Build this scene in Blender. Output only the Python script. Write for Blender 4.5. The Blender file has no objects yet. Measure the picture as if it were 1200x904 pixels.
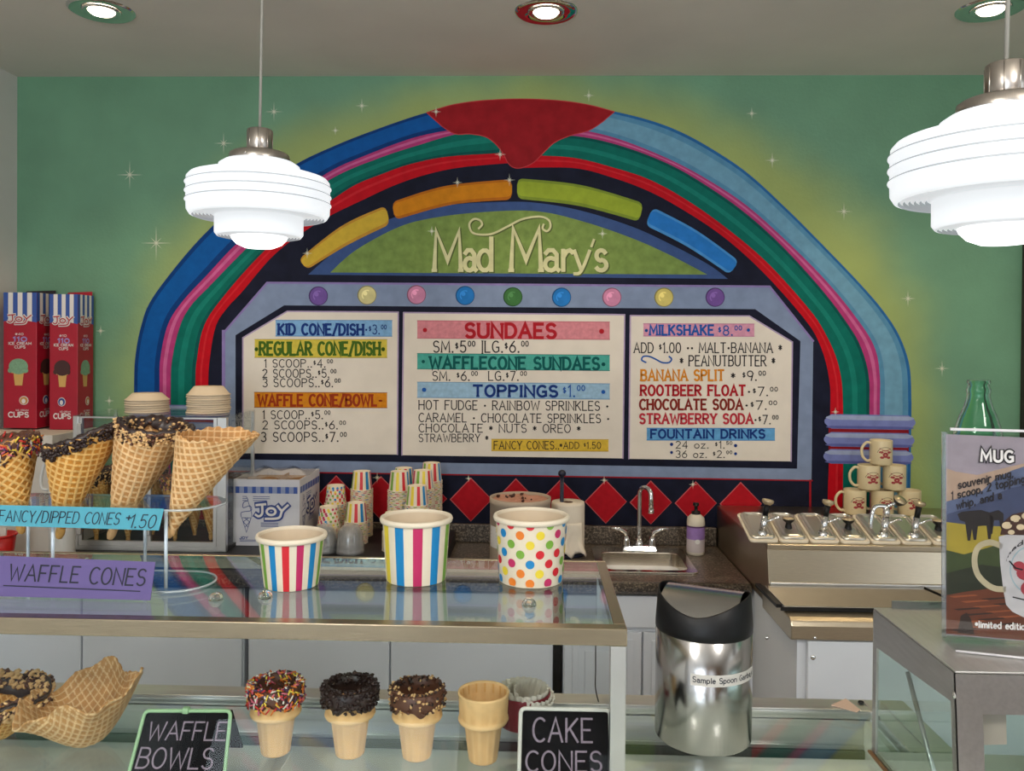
import bpy, bmesh, math, random
from mathutils import Vector, Matrix
random.seed(7)
PI = math.pi
sc = bpy.context.scene
COL = sc.collection

# ------------------------------------------------------------------ camera
F_PX, PX0, PY0 = 950.0, 600.0, 414.5
EYE = 1.70
YAW, PITCH, ROLL = 0.0305, 0.010, 0.0082
fwd = Vector((-math.sin(YAW)*math.cos(PITCH), math.cos(YAW)*math.cos(PITCH), -math.sin(PITCH)))
r0 = Vector((math.cos(YAW), math.sin(YAW), 0))
u0 = r0.cross(fwd)
RV = r0*math.cos(ROLL) + u0*math.sin(ROLL)
UV_ = u0*math.cos(ROLL) - r0*math.sin(ROLL)
cam_d = bpy.data.cameras.new('camera'); cam = bpy.data.objects.new('camera', cam_d); COL.objects.link(cam)
m = Matrix.Identity(4)
for i in range(3):
    m[i][0] = RV[i]; m[i][1] = UV_[i]; m[i][2] = -fwd[i]
m[0][3], m[1][3], m[2][3] = 0, 0, EYE
cam.matrix_world = m
cam_d.sensor_fit = 'HORIZONTAL'; cam_d.sensor_width = 36; cam_d.lens = F_PX/1200*36
cam_d.shift_y = (PY0-452)/1200
cam_d.clip_start = 0.02
sc.camera = cam

# ------------------------------------------------------------------ world, lights, exposure
sc.view_settings.view_transform = 'Standard'; sc.view_settings.look = 'None'
sc.view_settings.gamma = 1; sc.view_settings.use_curve_mapping = False
sc.view_settings.exposure = 0.14
W_COL, W_STR = (0.92, 0.96, 1.0), 1.45
WIN_W, WIN_COL = 42, (0.78, 0.89, 1.0)
FILL_W, FILL_COL = 36, (1.0, 0.96, 0.90)
DOWN_W, DOWN_COL = 5, (1.0, 0.76, 0.47)
PEND_E = 1.25
wd = bpy.data.worlds.new('world'); sc.world = wd; wd.use_nodes = True
wd.node_tree.nodes['Background'].inputs[0].default_value = (*W_COL, 1)
wd.node_tree.nodes['Background'].inputs[1].default_value = W_STR
def area(name, loc, size, sizey, power, col, rot):
    l = bpy.data.lights.new(name, 'AREA'); l.shape = 'RECTANGLE'; l.size = size; l.size_y = sizey
    l.energy = power; l.color = col
    o = bpy.data.objects.new(name, l); o.location = loc; o.rotation_euler = rot; COL.objects.link(o); return o
# daylight through the shopfront windows behind the customer side
area('shopfront_daylight', (-1.2, -2.9, 1.5), 1.5, 1.7, WIN_W, WIN_COL, (math.radians(90), 0, 0))
area('shopfront_side_daylight', (2.95, -0.4, 1.5), 1.6, 1.5, WIN_W*0.35, WIN_COL, (math.radians(90), 0, math.radians(90)))
# unseen point lights added behind the camera to brighten the ceiling and cabinet fronts
for gx, gy in ((-0.75, -0.25), (0.95, -0.1)):
    l = bpy.data.lights.new('added_fill_light', 'POINT'); l.energy = FILL_W; l.color = FILL_COL; l.shadow_soft_size = .15
    o = bpy.data.objects.new('added_fill_light', l); o.location = (gx, gy, 2.36); COL.objects.link(o)

# ------------------------------------------------------------------ pixel <-> place
def ray(px, py):
    return fwd + RV*((px-PX0)/F_PX) - UV_*((py-PY0)/F_PX)
def onY(px, py, Y):
    d = ray(px, py); t = Y/d.y; return Vector((d.x*t, Y, EYE+d.z*t))
def onX(px, py, X):
    d = ray(px, py); t = X/d.x; return Vector((X, d.y*t, EYE+d.z*t))
def onZ(px, py, z):
    d = ray(px, py); t = (z-EYE)/d.z; return Vector((d.x*t, d.y*t, z))
def onPlane(px, py, p, n):
    d = ray(px, py); o = Vector((0, 0, EYE)); t = (p-o).dot(n)/d.dot(n); return o+d*t
def stand(px, py, z, r):
    p = onZ(px, py, z); k = (p.y+r)/p.y; return Vector((p.x*k, p.y+r, z))
def mpp(Y): return Y/F_PX

# ------------------------------------------------------------------ materials
def lin(c):
    c = c/255.0
    return c/12.92 if c <= .04045 else ((c+.055)/1.055)**2.4
def rgb(r, g, b, k=1.0): return tuple(min(0.95, lin(v)*k) for v in (r, g, b))
_M = {}
def mat(name, col, rough=.5, metal=0.0, spec=.5, noise=0.0, nscale=30, bump=0.0, bscale=200, emit=None, estr=0, stretch=None, alpha=1.0):
    if name in _M: return _M[name]
    m = bpy.data.materials.new(name); m.use_nodes = True; nt = m.node_tree; b = nt.nodes['Principled BSDF']
    b.inputs['Base Color'].default_value = (*col, 1); b.inputs['Roughness'].default_value = rough
    b.inputs['Metallic'].default_value = metal; b.inputs['Specular IOR Level'].default_value = spec
    if emit: 
        b.inputs['Emission Color'].default_value = (*emit, 1); b.inputs['Emission Strength'].default_value = estr
    if noise or bump:
        tc = nt.nodes.new('ShaderNodeTexCoord'); mp = nt.nodes.new('ShaderNodeMapping')
        nt.links.new(tc.outputs['Object'], mp.inputs[0])
        if stretch: mp.inputs['Scale'].default_value = stretch
    if noise:
        n = nt.nodes.new('ShaderNodeTexNoise'); n.inputs['Scale'].default_value = nscale; n.inputs['Detail'].default_value = 4
        nt.links.new(mp.outputs[0], n.inputs['Vector'])
        mr = nt.nodes.new('ShaderNodeMapRange'); mr.inputs[1].default_value = .25; mr.inputs[2].default_value = .75
        mr.inputs[3].default_value = 1-noise; mr.inputs[4].default_value = 1+noise
        nt.links.new(n.outputs[0], mr.inputs[0])
        mx = nt.nodes.new('ShaderNodeVectorMath'); mx.operation = 'SCALE'; mx.inputs[0].default_value = col
        nt.links.new(mr.outputs[0], mx.inputs['Scale']); nt.links.new(mx.outputs[0], b.inputs['Base Color'])
    if bump:
        n2 = nt.nodes.new('ShaderNodeTexNoise'); n2.inputs['Scale'].default_value = bscale
        nt.links.new(mp.outputs[0], n2.inputs['Vector'])
        bp = nt.nodes.new('ShaderNodeBump'); bp.inputs['Strength'].default_value = bump; bp.inputs['Distance'].default_value = .002
        nt.links.new(n2.outputs[0], bp.inputs['Height']); nt.links.new(bp.outputs[0], b.inputs['Normal'])
    _M[name] = m; return m
def glass(name, tint=(.95, .98, .97), ior=1.45, rough=0.0, dens=1.0):
    """thin sheet: clear transmission plus Fresnel mirror"""
    if name in _M: return _M[name]
    m = bpy.data.materials.new(name); m.use_nodes = True; nt = m.node_tree
    for n in list(nt.nodes): nt.nodes.remove(n)
    out = nt.nodes.new('ShaderNodeOutputMaterial'); mix = nt.nodes.new('ShaderNodeMixShader')
    tr = nt.nodes.new('ShaderNodeBsdfTransparent'); tr.inputs[0].default_value = (*tint, 1)
    gl = nt.nodes.new('ShaderNodeBsdfGlossy'); gl.inputs['Roughness'].default_value = rough
    gl.inputs['Color'].default_value = (1, 1, 1, 1)
    geo = nt.nodes.new('ShaderNodeNewGeometry'); fr = nt.nodes.new('ShaderNodeFresnel')
    mr = nt.nodes.new('ShaderNodeMapRange'); mr.inputs[3].default_value = ior; mr.inputs[4].default_value = 1/ior
    nt.links.new(geo.outputs['Backfacing'], mr.inputs[0]); nt.links.new(mr.outputs[0], fr.inputs['IOR'])
    ml = nt.nodes.new('ShaderNodeMath'); ml.operation = 'MULTIPLY'; ml.inputs[1].default_value = dens
    nt.links.new(fr.outputs[0], ml.inputs[0]); nt.links.new(ml.outputs[0], mix.inputs[0])
    nt.links.new(tr.outputs[0], mix.inputs[1]); nt.links.new(gl.outputs[0], mix.inputs[2]); nt.links.new(mix.outputs[0], out.inputs[0])
    _M[name] = m; return m
def frosted(name, col, body, ior=1.45, rough=.08, tint=(1, 1, 1)):
    """clear plastic with a little milky body"""
    m = glass(name+'_clear', tint, ior, rough).copy(); m.name = name; nt = m.node_tree
    out = [n for n in nt.nodes if n.type == 'OUTPUT_MATERIAL'][0]; src = out.inputs[0].links[0].from_socket
    df = nt.nodes.new('ShaderNodeBsdfDiffuse'); df.inputs[0].default_value = (*col, 1)
    mx = nt.nodes.new('ShaderNodeMixShader'); mx.inputs[0].default_value = body
    nt.links.new(src, mx.inputs[1]); nt.links.new(df.outputs[0], mx.inputs[2]); nt.links.new(mx.outputs[0], out.inputs[0])
    return m
def attr_mat(name, c0, c1, rough=.6, noise=.12, nscale=60, sss=0):
    """colour from the mesh attribute 'ridge' (0..1)"""
    if name in _M: return _M[name]
    m = bpy.data.materials.new(name); m.use_nodes = True; nt = m.node_tree; b = nt.nodes['Principled BSDF']
    a = nt.nodes.new('ShaderNodeAttribute'); a.attribute_name = 'ridge'
    mx = nt.nodes.new('ShaderNodeMix'); mx.data_type = 'RGBA'
    mx.inputs['A'].default_value = (*c0, 1); mx.inputs['B'].default_value = (*c1, 1)
    nt.links.new(a.outputs['Fac'], mx.inputs['Factor'])
    tc = nt.nodes.new('ShaderNodeTexCoord')
    n = nt.nodes.new('ShaderNodeTexNoise'); n.inputs['Scale'].default_value = nscale; n.inputs['Detail'].default_value = 3
    nt.links.new(tc.outputs['Object'], n.inputs['Vector'])
    mr = nt.nodes.new('ShaderNodeMapRange'); mr.inputs[1].default_value = .3; mr.inputs[2].default_value = .7
    mr.inputs[3].default_value = 1-noise; mr.inputs[4].default_value = 1+noise
    nt.links.new(n.outputs[0], mr.inputs[0])
    sv = nt.nodes.new('ShaderNodeVectorMath'); sv.operation = 'SCALE'
    nt.links.new(mx.outputs['Result'], sv.inputs[0]); nt.links.new(mr.outputs[0], sv.inputs['Scale'])
    nt.links.new(sv.outputs[0], b.inputs['Base Color']); b.inputs['Roughness'].default_value = rough
    _M[name] = m; return m

# ------------------------------------------------------------------ mesh builder
class MB:
    def __init__(s): s.v = []; s.f = []; s.mi = []; s.sm = []; s.attr = {}
    def face(s, idx, mi=0, smooth=False): s.f.append(tuple(idx)); s.mi.append(mi); s.sm.append(smooth)
    def poly(s, pts, mi=0):
        b = len(s.v); s.v += [Vector(p) for p in pts]; s.face(range(b, b+len(pts)), mi); return s
    def box(s, lo, hi, mi=0, rot=None, piv=None):
        x0, y0, z0 = lo; x1, y1, z1 = hi
        c = [Vector(p) for p in ((x0,y0,z0),(x1,y0,z0),(x1,y1,z0),(x0,y1,z0),(x0,y0,z1),(x1,y0,z1),(x1,y1,z1),(x0,y1,z1))]
        if rot is not None:
            pv = Vector(piv) if piv is not None else sum(c, Vector())/8
            c = [rot @ (p-pv) + pv for p in c]
        b = len(s.v); s.v += c
        for q in ((0,3,2,1),(4,5,6,7),(0,1,5,4),(1,2,6,5),(2,3,7,6),(3,0,4,7)): s.face([b+i for i in q], mi)
        return s
    def hexa(s, c, mi=0):
        b = len(s.v); s.v += [Vector(p) for p in c]
        for q in ((0,3,2,1),(4,5,6,7),(0,1,5,4),(1,2,6,5),(2,3,7,6),(3,0,4,7)): s.face([b+i for i in q], mi)
        return s
    def prism(s, pts, vec, mi=0, smooth=False):
        n = len(pts); b = len(s.v); vec = Vector(vec); pts = [Vector(p) for p in pts]
        s.v += pts + [p+vec for p in pts]
        s.face([b+i for i in range(n)][::-1], mi); s.face([b+n+i for i in range(n)], mi)
        for i in range(n):
            j = (i+1) % n; s.face((b+i, b+j, b+n+j, b+n+i), mi, smooth)
        return s
    def frame(s, outer, inner, vec, mi=0):
        """ring prism between two equally long loops"""
        n = len(outer); b = len(s.v); vec = Vector(vec)
        o = [Vector(p) for p in outer]; q = [Vector(p) for p in inner]
        s.v += o + q + [p+vec for p in o] + [p+vec for p in q]
        for i in range(n):
            j = (i+1) % n
            s.face((b+i, b+j, b+n+j, b+n+i), mi); s.face((b+2*n+i, b+3*n+i, b+3*n+j, b+2*n+j), mi)
            s.face((b+i, b+2*n+i, b+2*n+j, b+j), mi); s.face((b+n+i, b+n+j, b+3*n+j, b+3*n+i), mi)
        return s
    def lathe(s, prof, c=(0,0,0), seg=32, mi=0, M=None, smooth=True, mis=None, close=True, wob=None):
        c = Vector(c); b = len(s.v); n = len(prof)
        for k in range(seg):
            a = 2*PI*k/seg
            for i, (r, z) in enumerate(prof):
                rr = r*(wob(a, i) if wob else 1)
                p = Vector((rr*math.cos(a), rr*math.sin(a), z))
                s.v.append((M @ p if M is not None else p)+c)
        for k in range(seg):
            k2 = (k+1) % seg
            for i in range(n-1):
                s.face((b+k*n+i, b+k2*n+i, b+k2*n+i+1, b+k*n+i+1), mis[i] if mis else mi, smooth)
        return s
    def tube(s, pts, r, seg=10, mi=0, cap=True):
        pts = [Vector(p) for p in pts]; b = len(s.v); n = len(pts)
        rs = r if isinstance(r, (list, tuple)) else [r]*n
        up = None
        for i, p in enumerate(pts):
            d = (pts[min(i+1, n-1)]-pts[max(i-1, 0)]).normalized()
            if up is None:
                up = Vector((0,0,1)) if abs(d.z) < .9 else Vector((1,0,0))
            x = d.cross(up).normalized(); up = x.cross(d).normalized()
            for k in range(seg):
                a = 2*PI*k/seg; s.v.append(p+(x*math.cos(a)+up*math.sin(a))*rs[i])
        for i in range(n-1):
            for k in range(seg):
                k2 = (k+1) % seg; s.face((b+i*seg+k, b+i*seg+k2, b+(i+1)*seg+k2, b+(i+1)*seg+k), mi, True)
        if cap:
            s.face([b+k for k in range(seg)][::-1], mi); s.face([b+(n-1)*seg+k for k in range(seg)], mi)
        return s
    def blob(s, c, r, mi=0, jit=.25, sc=(1,1,1), R=None):
        c = Vector(c); b = len(s.v)
        t = (1+5**.5)/2
        vs = [(-1,t,0),(1,t,0),(-1,-t,0),(1,-t,0),(0,-1,t),(0,1,t),(0,-1,-t),(0,1,-t),(t,0,-1),(t,0,1),(-t,0,-1),(-t,0,1)]
        for v in vs:
            p = Vector(v).normalized()*r*(1+random.uniform(-jit, jit)); p = Vector((p.x*sc[0], p.y*sc[1], p.z*sc[2]))
            s.v.append((R @ p if R is not None else p)+c)
        for q in ((0,11,5),(0,5,1),(0,1,7),(0,7,10),(0,10,11),(1,5,9),(5,11,4),(11,10,2),(10,7,6),(7,1,8),(3,9,4),(3,4,2),(3,2,6),(3,6,8),(3,8,9),(4,9,5),(2,4,11),(6,2,10),(8,6,7),(9,8,1)):
            s.face([b+i for i in q], mi, True)
        return s
    def ball(s, c, r, mi=0, seg=16, rings=10, sc=(1,1,1)):
        prof = [(max(1e-5, r*math.sin(PI*i/rings))*1, -r*math.cos(PI*i/rings)) for i in range(rings+1)]
        M = Matrix.Diagonal(Vector(sc))
        return s.lathe(prof, c, seg, mi, M=M)
    def grid(s, fn, nu, nv, mi=0, closed=False, attr=None, smooth=True):
        b = len(s.v)
        for j in range(nv):
            for i in range(nu):
                s.v.append(Vector(fn(i, j)))
                if attr: s.attr[len(s.v)-1] = attr(i, j)
        for j in range(nv-1):
            for i in range(nu if closed else nu-1):
                i2 = (i+1) % nu
                s.face((b+j*nu+i, b+j*nu+i2, b+(j+1)*nu+i2, b+(j+1)*nu+i), mi, smooth)
        return s
    def build(s, name, mats, parent=None, local=False, bevel=0, origin=None):
        if not isinstance(mats, (list, tuple)): mats = [mats]
        v = s.v
        off = Vector((0,0,0))
        if parent is not None and not local:
            p = parent
            while p is not None: off += p.location; p = p.parent
        elif parent is None and not local:
            if origin is not None: off = Vector(origin)
            else:
                lo = [min(p[i] for p in v) for i in range(3)]; hi = [max(p[i] for p in v) for i in range(3)]
                off = Vector(((lo[0]+hi[0])/2, (lo[1]+hi[1])/2, lo[2]))
        me = bpy.data.meshes.new(name)
        me.from_pydata([tuple(p-off) for p in v], [], s.f)
        for mm in mats: me.materials.append(mm)
        me.polygons.foreach_set('material_index', s.mi); me.polygons.foreach_set('use_smooth', s.sm)
        if s.attr:
            at = me.attributes.new('ridge', 'FLOAT', 'POINT')
            at.data.foreach_set('value', [s.attr.get(i, 0.0) for i in range(len(v))])
        me.validate(); me.update()
        o = bpy.data.objects.new(name, me); COL.objects.link(o)
        if parent is not None: o.parent = parent
        elif not local: o.location = off
        if bevel:
            bm = o.modifiers.new('bevel', 'BEVEL'); bm.width = bevel; bm.segments = 2; bm.limit_method = 'ANGLE'; bm.angle_limit = math.radians(40)
        return o

def tag(o, label=None, cat=None, group=None, kind=None):
    if label: o['label'] = label
    if cat: o['category'] = cat
    if group: o['group'] = group
    if kind: o['kind'] = kind
    return o
def thing(name, label, cat, loc=(0,0,0), rz=0, group=None):
    o = bpy.data.objects.new(name, None); COL.objects.link(o); o.location = loc; o.rotation_euler = (0, 0, rz)
    o.empty_display_size = .05
    return tag(o, label, cat, group)
def dup(root, loc, rz=0, label=None, group=None):
    def cp(o, parent):
        c = o.copy(); COL.objects.link(c)
        if parent is not None: c.parent = parent
        for ch in list(o.children): cp(ch, c)
        return c
    r = cp(root, None); r.location = loc; r.rotation_euler = (0, 0, rz)
    if label: r['label'] = label
    if group: r['group'] = group
    return r
def struct(o): o['kind'] = 'structure'; return o
def Rz(a): return Matrix.Rotation(a, 3, 'Z')
def Rx(a): return Matrix.Rotation(a, 3, 'X')
def Ry(a): return Matrix.Rotation(a, 3, 'Y')

def catmull(pts, n=8):
    out = []
    P = [pts[0]]+list(pts)+[pts[-1]]
    for i in range(1, len(P)-2):
        p0, p1, p2, p3 = P[i-1], P[i], P[i+1], P[i+2]
        for k in range(n):
            t = k/n
            out.append(tuple(.5*((2*p1[d])+(-p0[d]+p2[d])*t+(2*p0[d]-5*p1[d]+4*p2[d]-p3[d])*t*t+(-p0[d]+3*p1[d]-3*p2[d]+p3[d])*t**3) for d in range(len(p1))))
    out.append(tuple(pts[-1])); return out
def resample(pts, n):
    L = [0]
    for a, b in zip(pts, pts[1:]): L.append(L[-1]+math.dist(a, b))
    out = []; j = 0
    for i in range(n):
        t = L[-1]*i/(n-1)
        while j < len(L)-2 and L[j+1] < t: j += 1
        k = (t-L[j])/max(1e-9, L[j+1]-L[j])
        out.append(tuple(a+(b-a)*k for a, b in zip(pts[j], pts[j+1])))
    return out

# ------------------------------------------------------------------ stroke lettering
def E(cx, cy, rx, ry, a0, a1, n=10):
    return [(cx+rx*math.cos(math.radians(a0+(a1-a0)*i/n)), cy+ry*math.sin(math.radians(a0+(a1-a0)*i/n))) for i in range(n+1)]
GL = {
'A': (.66, [[(0,0),(.33,1),(.66,0)], [(.12,.36),(.54,.36)]]),
'B': (.56, [[(0,0),(0,1),(.3,1)]+E(.3,.77,.2,.23,90,-90)+[(0,.54)], [(.3,.54)]+E(.3,.27,.25,.27,90,-90)+[(0,0)]]),
'C': (.56, [E(.33,.5,.33,.5,50,310,14)]),
'D': (.58, [[(0,0),(0,1),(.22,1)]+E(.22,.5,.36,.5,90,-90,14)+[(0,0)]]),
'E': (.5, [[(.5,1),(0,1),(0,0),(.5,0)], [(0,.52),(.4,.52)]]),
'F': (.5, [[(.5,1),(0,1),(0,0)], [(0,.52),(.4,.52)]]),
'G': (.6, [E(.33,.5,.33,.5,50,300,14)+[(.58,.1),(.58,.45),(.36,.45)]]),
'H': (.58, [[(0,0),(0,1)], [(.58,0),(.58,1)], [(0,.52),(.58,.52)]]),
'I': (.08, [[(.04,0),(.04,1)]]),
'J': (.42, [[(.42,1),(.42,.25)]+E(.21,.25,.21,.25,0,-170)]),
'K': (.56, [[(0,0),(0,1)], [(.54,1),(0,.42)], [(.16,.58),(.56,0)]]),
'L': (.46, [[(0,1),(0,0),(.46,0)]]),
'M': (.74, [[(0,0),(.05,1),(.37,.25),(.69,1),(.74,0)]]),
'N': (.6, [[(0,0),(0,1),(.6,0),(.6,1)]]),
'O': (.62, [E(.31,.5,.31,.5,90,450,20)]),
'P': (.54, [[(0,0),(0,1),(.28,1)]+E(.28,.75,.25,.25,90,-90)+[(0,.5)]]),
'R': (.56, [[(0,0),(0,1),(.28,1)]+E(.28,.75,.25,.25,90,-90)+[(0,.5)], [(.22,.5),(.56,0)]]),
'S': (.52, [E(.26,.75,.24,.25,30,260)+E(.26,.26,.25,.26,85,-150)]),
'T': (.58, [[(0,1),(.58,1)], [(.29,1),(.29,0)]]),
'U': (.58, [[(0,1),(0,.3)]+E(.29,.3,.29,.3,180,360)+[(.58,1)]]),
'V': (.62, [[(0,1),(.31,0),(.62,1)]]),
'W': (.88, [[(0,1),(.2,0),(.44,.8),(.68,0),(.88,1)]]),
'X': (.56, [[(0,0),(.56,1)], [(0,1),(.56,0)]]),
'Y': (.58, [[(0,1),(.29,.48),(.58,1)], [(.29,.48),(.29,0)]]),
'Z': (.54, [[(0,1),(.54,1),(0,0),(.54,0)]]),
'0': (.54, [E(.27,.5,.27,.5,90,450,18)]),
'1': (.2, [[(0,.82),(.16,1),(.16,0)]]),
'2': (.5, [E(.25,.74,.24,.26,160,-20)+[(.02,0),(.5,0)]]),
'3': (.5, [E(.24,.76,.23,.24,150,-80)+E(.24,.26,.26,.27,80,-150)]),
'4': (.54, [[(.4,0),(.4,1),(0,.3),(.54,.3)]]),
'5': (.5, [[(.46,1),(.08,1),(.04,.56)]+E(.24,.31,.26,.31,120,-150)]),
'6': (.52, [[(.42,1),(.12,.62)]+E(.26,.3,.26,.3,150,510,16)]),
'7': (.5, [[(0,1),(.5,1),(.16,0)]]),
'8': (.5, [E(.25,.76,.21,.24,-90,270,14), E(.25,.26,.25,.26,90,450,14)]),
'9': (.52, [E(.26,.7,.26,.3,0,360,16)+[(.5,.6),(.36,0)]]),
'.': (.12, [[(.02,.05),(.11,.05)], [(.02,.0),(.11,.0)]]), ',': (.1, [[(.07,.08),(.02,-.14)]]),
'/': (.42, [[(0,-.08),(.42,1.05)]]), '|': (.06, [[(.03,-.1),(.03,1.02)]]),
'+': (.4, [[(0,.5),(.4,.5)], [(.2,.3),(.2,.7)]]), '#': (.5, [[(.1,0),(.2,1)], [(.32,0),(.42,1)], [(0,.33),(.5,.33)], [(0,.66),(.5,.66)]]),
'$': (.4, [E(.2,.68,.18,.18,30,260)+E(.2,.33,.19,.18,85,-150), [(.2,.02),(.2,1)]]),
'-': (.3, [[(0,.45),(.3,.45)]]), "'": (.1, [[(.06,1.05),(.02,.78)]]), ':': (.1, [[(.03,.1),(.08,.1)], [(.03,.6),(.08,.6)]]),
'*': (.34, [[(.17,.3),(.17,.74)], [(0,.4),(.34,.64)], [(0,.64),(.34,.4)]]),
'•': (.26, [E(.13,.45,.06,.06,0,360,8)]),
'a': (.5, [[(.04,.52),(.14,.62),(.3,.62),(.42,.5),(.42,.06),(.5,0)], E(.22,.19,.2,.19,60,330)]),
'b': (.5, [[(0,0),(0,1)], E(.24,.31,.24,.31,180,540,14)]),
'c': (.44, [E(.26,.31,.26,.31,50,310)]),
'd': (.5, [[(.46,0),(.46,1)], E(.22,.31,.24,.31,0,360,14)]),
'e': (.48, [[(.02,.34),(.46,.34)]+E(.24,.31,.23,.31,5,310)]),
'f': (.3, [[(.32,.92),(.24,1),(.14,.9),(.14,0)], [(0,.6),(.3,.6)]]),
'g': (.5, [E(.22,.33,.22,.29,0,360,14), [(.46,.62),(.46,-.1)]+E(.25,-.1,.21,.2,0,-150)]),
'h': (.48, [[(0,0),(0,1)], [(0,.4)]+E(.23,.4,.23,.22,160,0)+[(.46,0)]]),
'i': (.08, [[(.04,0),(.04,.6)], [(.03,.82),(.06,.82)]]),
'k': (.44, [[(0,0),(0,1)], [(.4,.62),(0,.26),(.44,0)]]),
'l': (.08, [[(.04,0),(.04,1)]]),
'm': (.74, [[(0,0),(0,.62)], [(0,.42)]+E(.18,.42,.18,.2,160,0)+[(.36,0)], [(.36,.42)]+E(.54,.42,.18,.2,160,0)+[(.72,0)]]),
'n': (.48, [[(0,0),(0,.62)], [(0,.4)]+E(.23,.4,.23,.22,160,0)+[(.46,0)]]),
'o': (.5, [E(.25,.31,.25,.31,90,450,16)]),
'p': (.5, [[(0,.62),(0,-.3)], E(.24,.31,.24,.31,180,540,14)]),
'r': (.34, [[(0,0),(0,.62)], [(0,.4),(.12,.58),(.24,.62),(.34,.55)]]),
's': (.4, [E(.2,.46,.17,.16,30,260)+E(.2,.16,.19,.16,85,-150)]),
't': (.34, [[(.14,.9),(.14,.12),(.22,0),(.34,.06)], [(0,.62),(.32,.62)]]),
'u': (.48, [[(0,.62),(0,.24)]+E(.23,.24,.23,.24,180,360)+[(.46,.62)], [(.46,.3),(.46,0)]]),
'v': (.46, [[(0,.62),(.23,0),(.46,.62)]]),
'w': (.7, [[(0,.62),(.17,0),(.35,.55),(.53,0),(.7,.62)]]),
'y': (.5, [[(0,.62),(.25,0)], [(.5,.62),(.14,-.32)]]),
'z': (.42, [[(0,.62),(.42,.62),(0,0),(.42,0)]]),
' ': (.3, []),
}
def layout(txt, gap=.2):
    """list of (strokes, x offset, scale, dy); ^..^ = raised small figures"""
    x = 0; out = []; sup = False
    for ch in txt:
        if ch == '^': sup = not sup; continue
        w, st = GL[ch]
        k, dy = (.46, .54) if sup else ((.55, .3) if ch == '$' else (1, 0))
        out.append((st, x, k, dy)); x += w*k+gap*(.6 if sup else 1)
    return out, max(x-gap, .01)
def lift(mb, fn, x, y, e):
    """small step off the surface, a little more for every stroke so that crossings never share a plane"""
    p = fn(x, y); n = (fn(x+e, y)-p).cross(fn(x, y+e)-p)
    if n.length < 1e-14: return Vector((0, 0, 0))
    n.normalize()
    ref = mb.ref if getattr(mb, 'ref', None) is not None else Vector((0, 0, EYE))
    if n.dot(ref-p) < 0: n = -n
    mb._k = (getattr(mb, '_k', 0)+1) % 14
    return n*(4e-5*mb._k)
def ribbon(mb, pts, hw, fn, mi, serif=0):
    """flat mitred stroke of half width hw; pts, hw in the 2-D frame that fn maps into space"""
    P = [pts[0]]
    for p in pts[1:]:
        if math.dist(p, P[-1]) > 1e-7: P.append(p)
    if len(P) < 2: return
    closed = math.dist(P[0], P[-1]) < hw*.3 and len(P) > 5
    if closed: P = P[:-1]
    n = len(P); segs = n if closed else n-1
    dirs = []
    for i in range(segs):
        a, b = P[i], P[(i+1) % n]; l = math.dist(a, b); dirs.append(((b[0]-a[0])/l, (b[1]-a[1])/l))
    up = lift(mb, fn, P[0][0], P[0][1], hw)
    L_, R_ = [], []
    for i in range(n):
        d0 = dirs[(i-1) % segs] if (closed or i > 0) else dirs[0]; d1 = dirs[i % segs] if (closed or i < n-1) else dirs[-1]
        nx, ny = -(d0[1]+d1[1]), d0[0]+d1[0]; l = math.hypot(nx, ny) or 1; nx /= l; ny /= l
        c = max(.45, nx*-d1[1]+ny*d1[0]); w = hw/c
        x, y = P[i]
        if not closed:
            if i == 0: x -= d1[0]*hw*.6; y -= d1[1]*hw*.6
            if i == n-1: x += d0[0]*hw*.6; y += d0[1]*hw*.6
        L_.append(fn(x+nx*w, y+ny*w)+up); R_.append(fn(x-nx*w, y-ny*w)+up)
    for i in range(segs):
        j = (i+1) % n; mb.poly([R_[i], R_[j], L_[j], L_[i]], mi)
    if serif and not closed:
        for (p, q) in ((P[0], P[1]), (P[-1], P[-2])):
            if abs(p[0]-q[0]) < abs(p[1]-q[1])*.6:
                up = lift(mb, fn, p[0], p[1], hw)
                mb.poly([fn(a, b)+up for a, b in ((p[0]-serif, p[1]-hw*.7), (p[0]+serif, p[1]-hw*.7), (p[0]+serif, p[1]+hw*.7), (p[0]-serif, p[1]+hw*.7))], mi)
def text(mb, txt, x0, x1, y0, y1, fn, wt=.1, mi=0, gap=.2, slant=0, serif=0, jig=0, tilt=0.0):
    """fit txt in the box x0..x1 (left-right), y0 baseline, y1 cap line of frame fn(x, y); tilt = dy per dx"""
    lay, W = layout(txt, gap); H = y1-y0; sx = (x1-x0)/W
    hw = abs(H)*wt/2
    for st, ox, k, dy in lay:
        jy = random.uniform(-jig, jig)
        for s in st:
            p2 = []
            for (x, y) in s:
                yy = y*k+dy+jy; xx = ox+x*k
                X = x0+xx*sx+slant*yy*abs(H); Y = y0+yy*H+tilt*(xx*sx)
                p2.append((X, Y))
            ribbon(mb, p2, hw*(.75 if k < 1 else 1), fn, mi, serif*abs(H)*k)
def disc(mb, cx, cy, r, fn, mi=0, n=16, ry=None):
    up = lift(mb, fn, cx, cy, r)
    mb.poly([fn(cx+r*math.cos(2*PI*i/n), cy+(ry or r)*math.sin(2*PI*i/n))+up for i in range(n)], mi)
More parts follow.
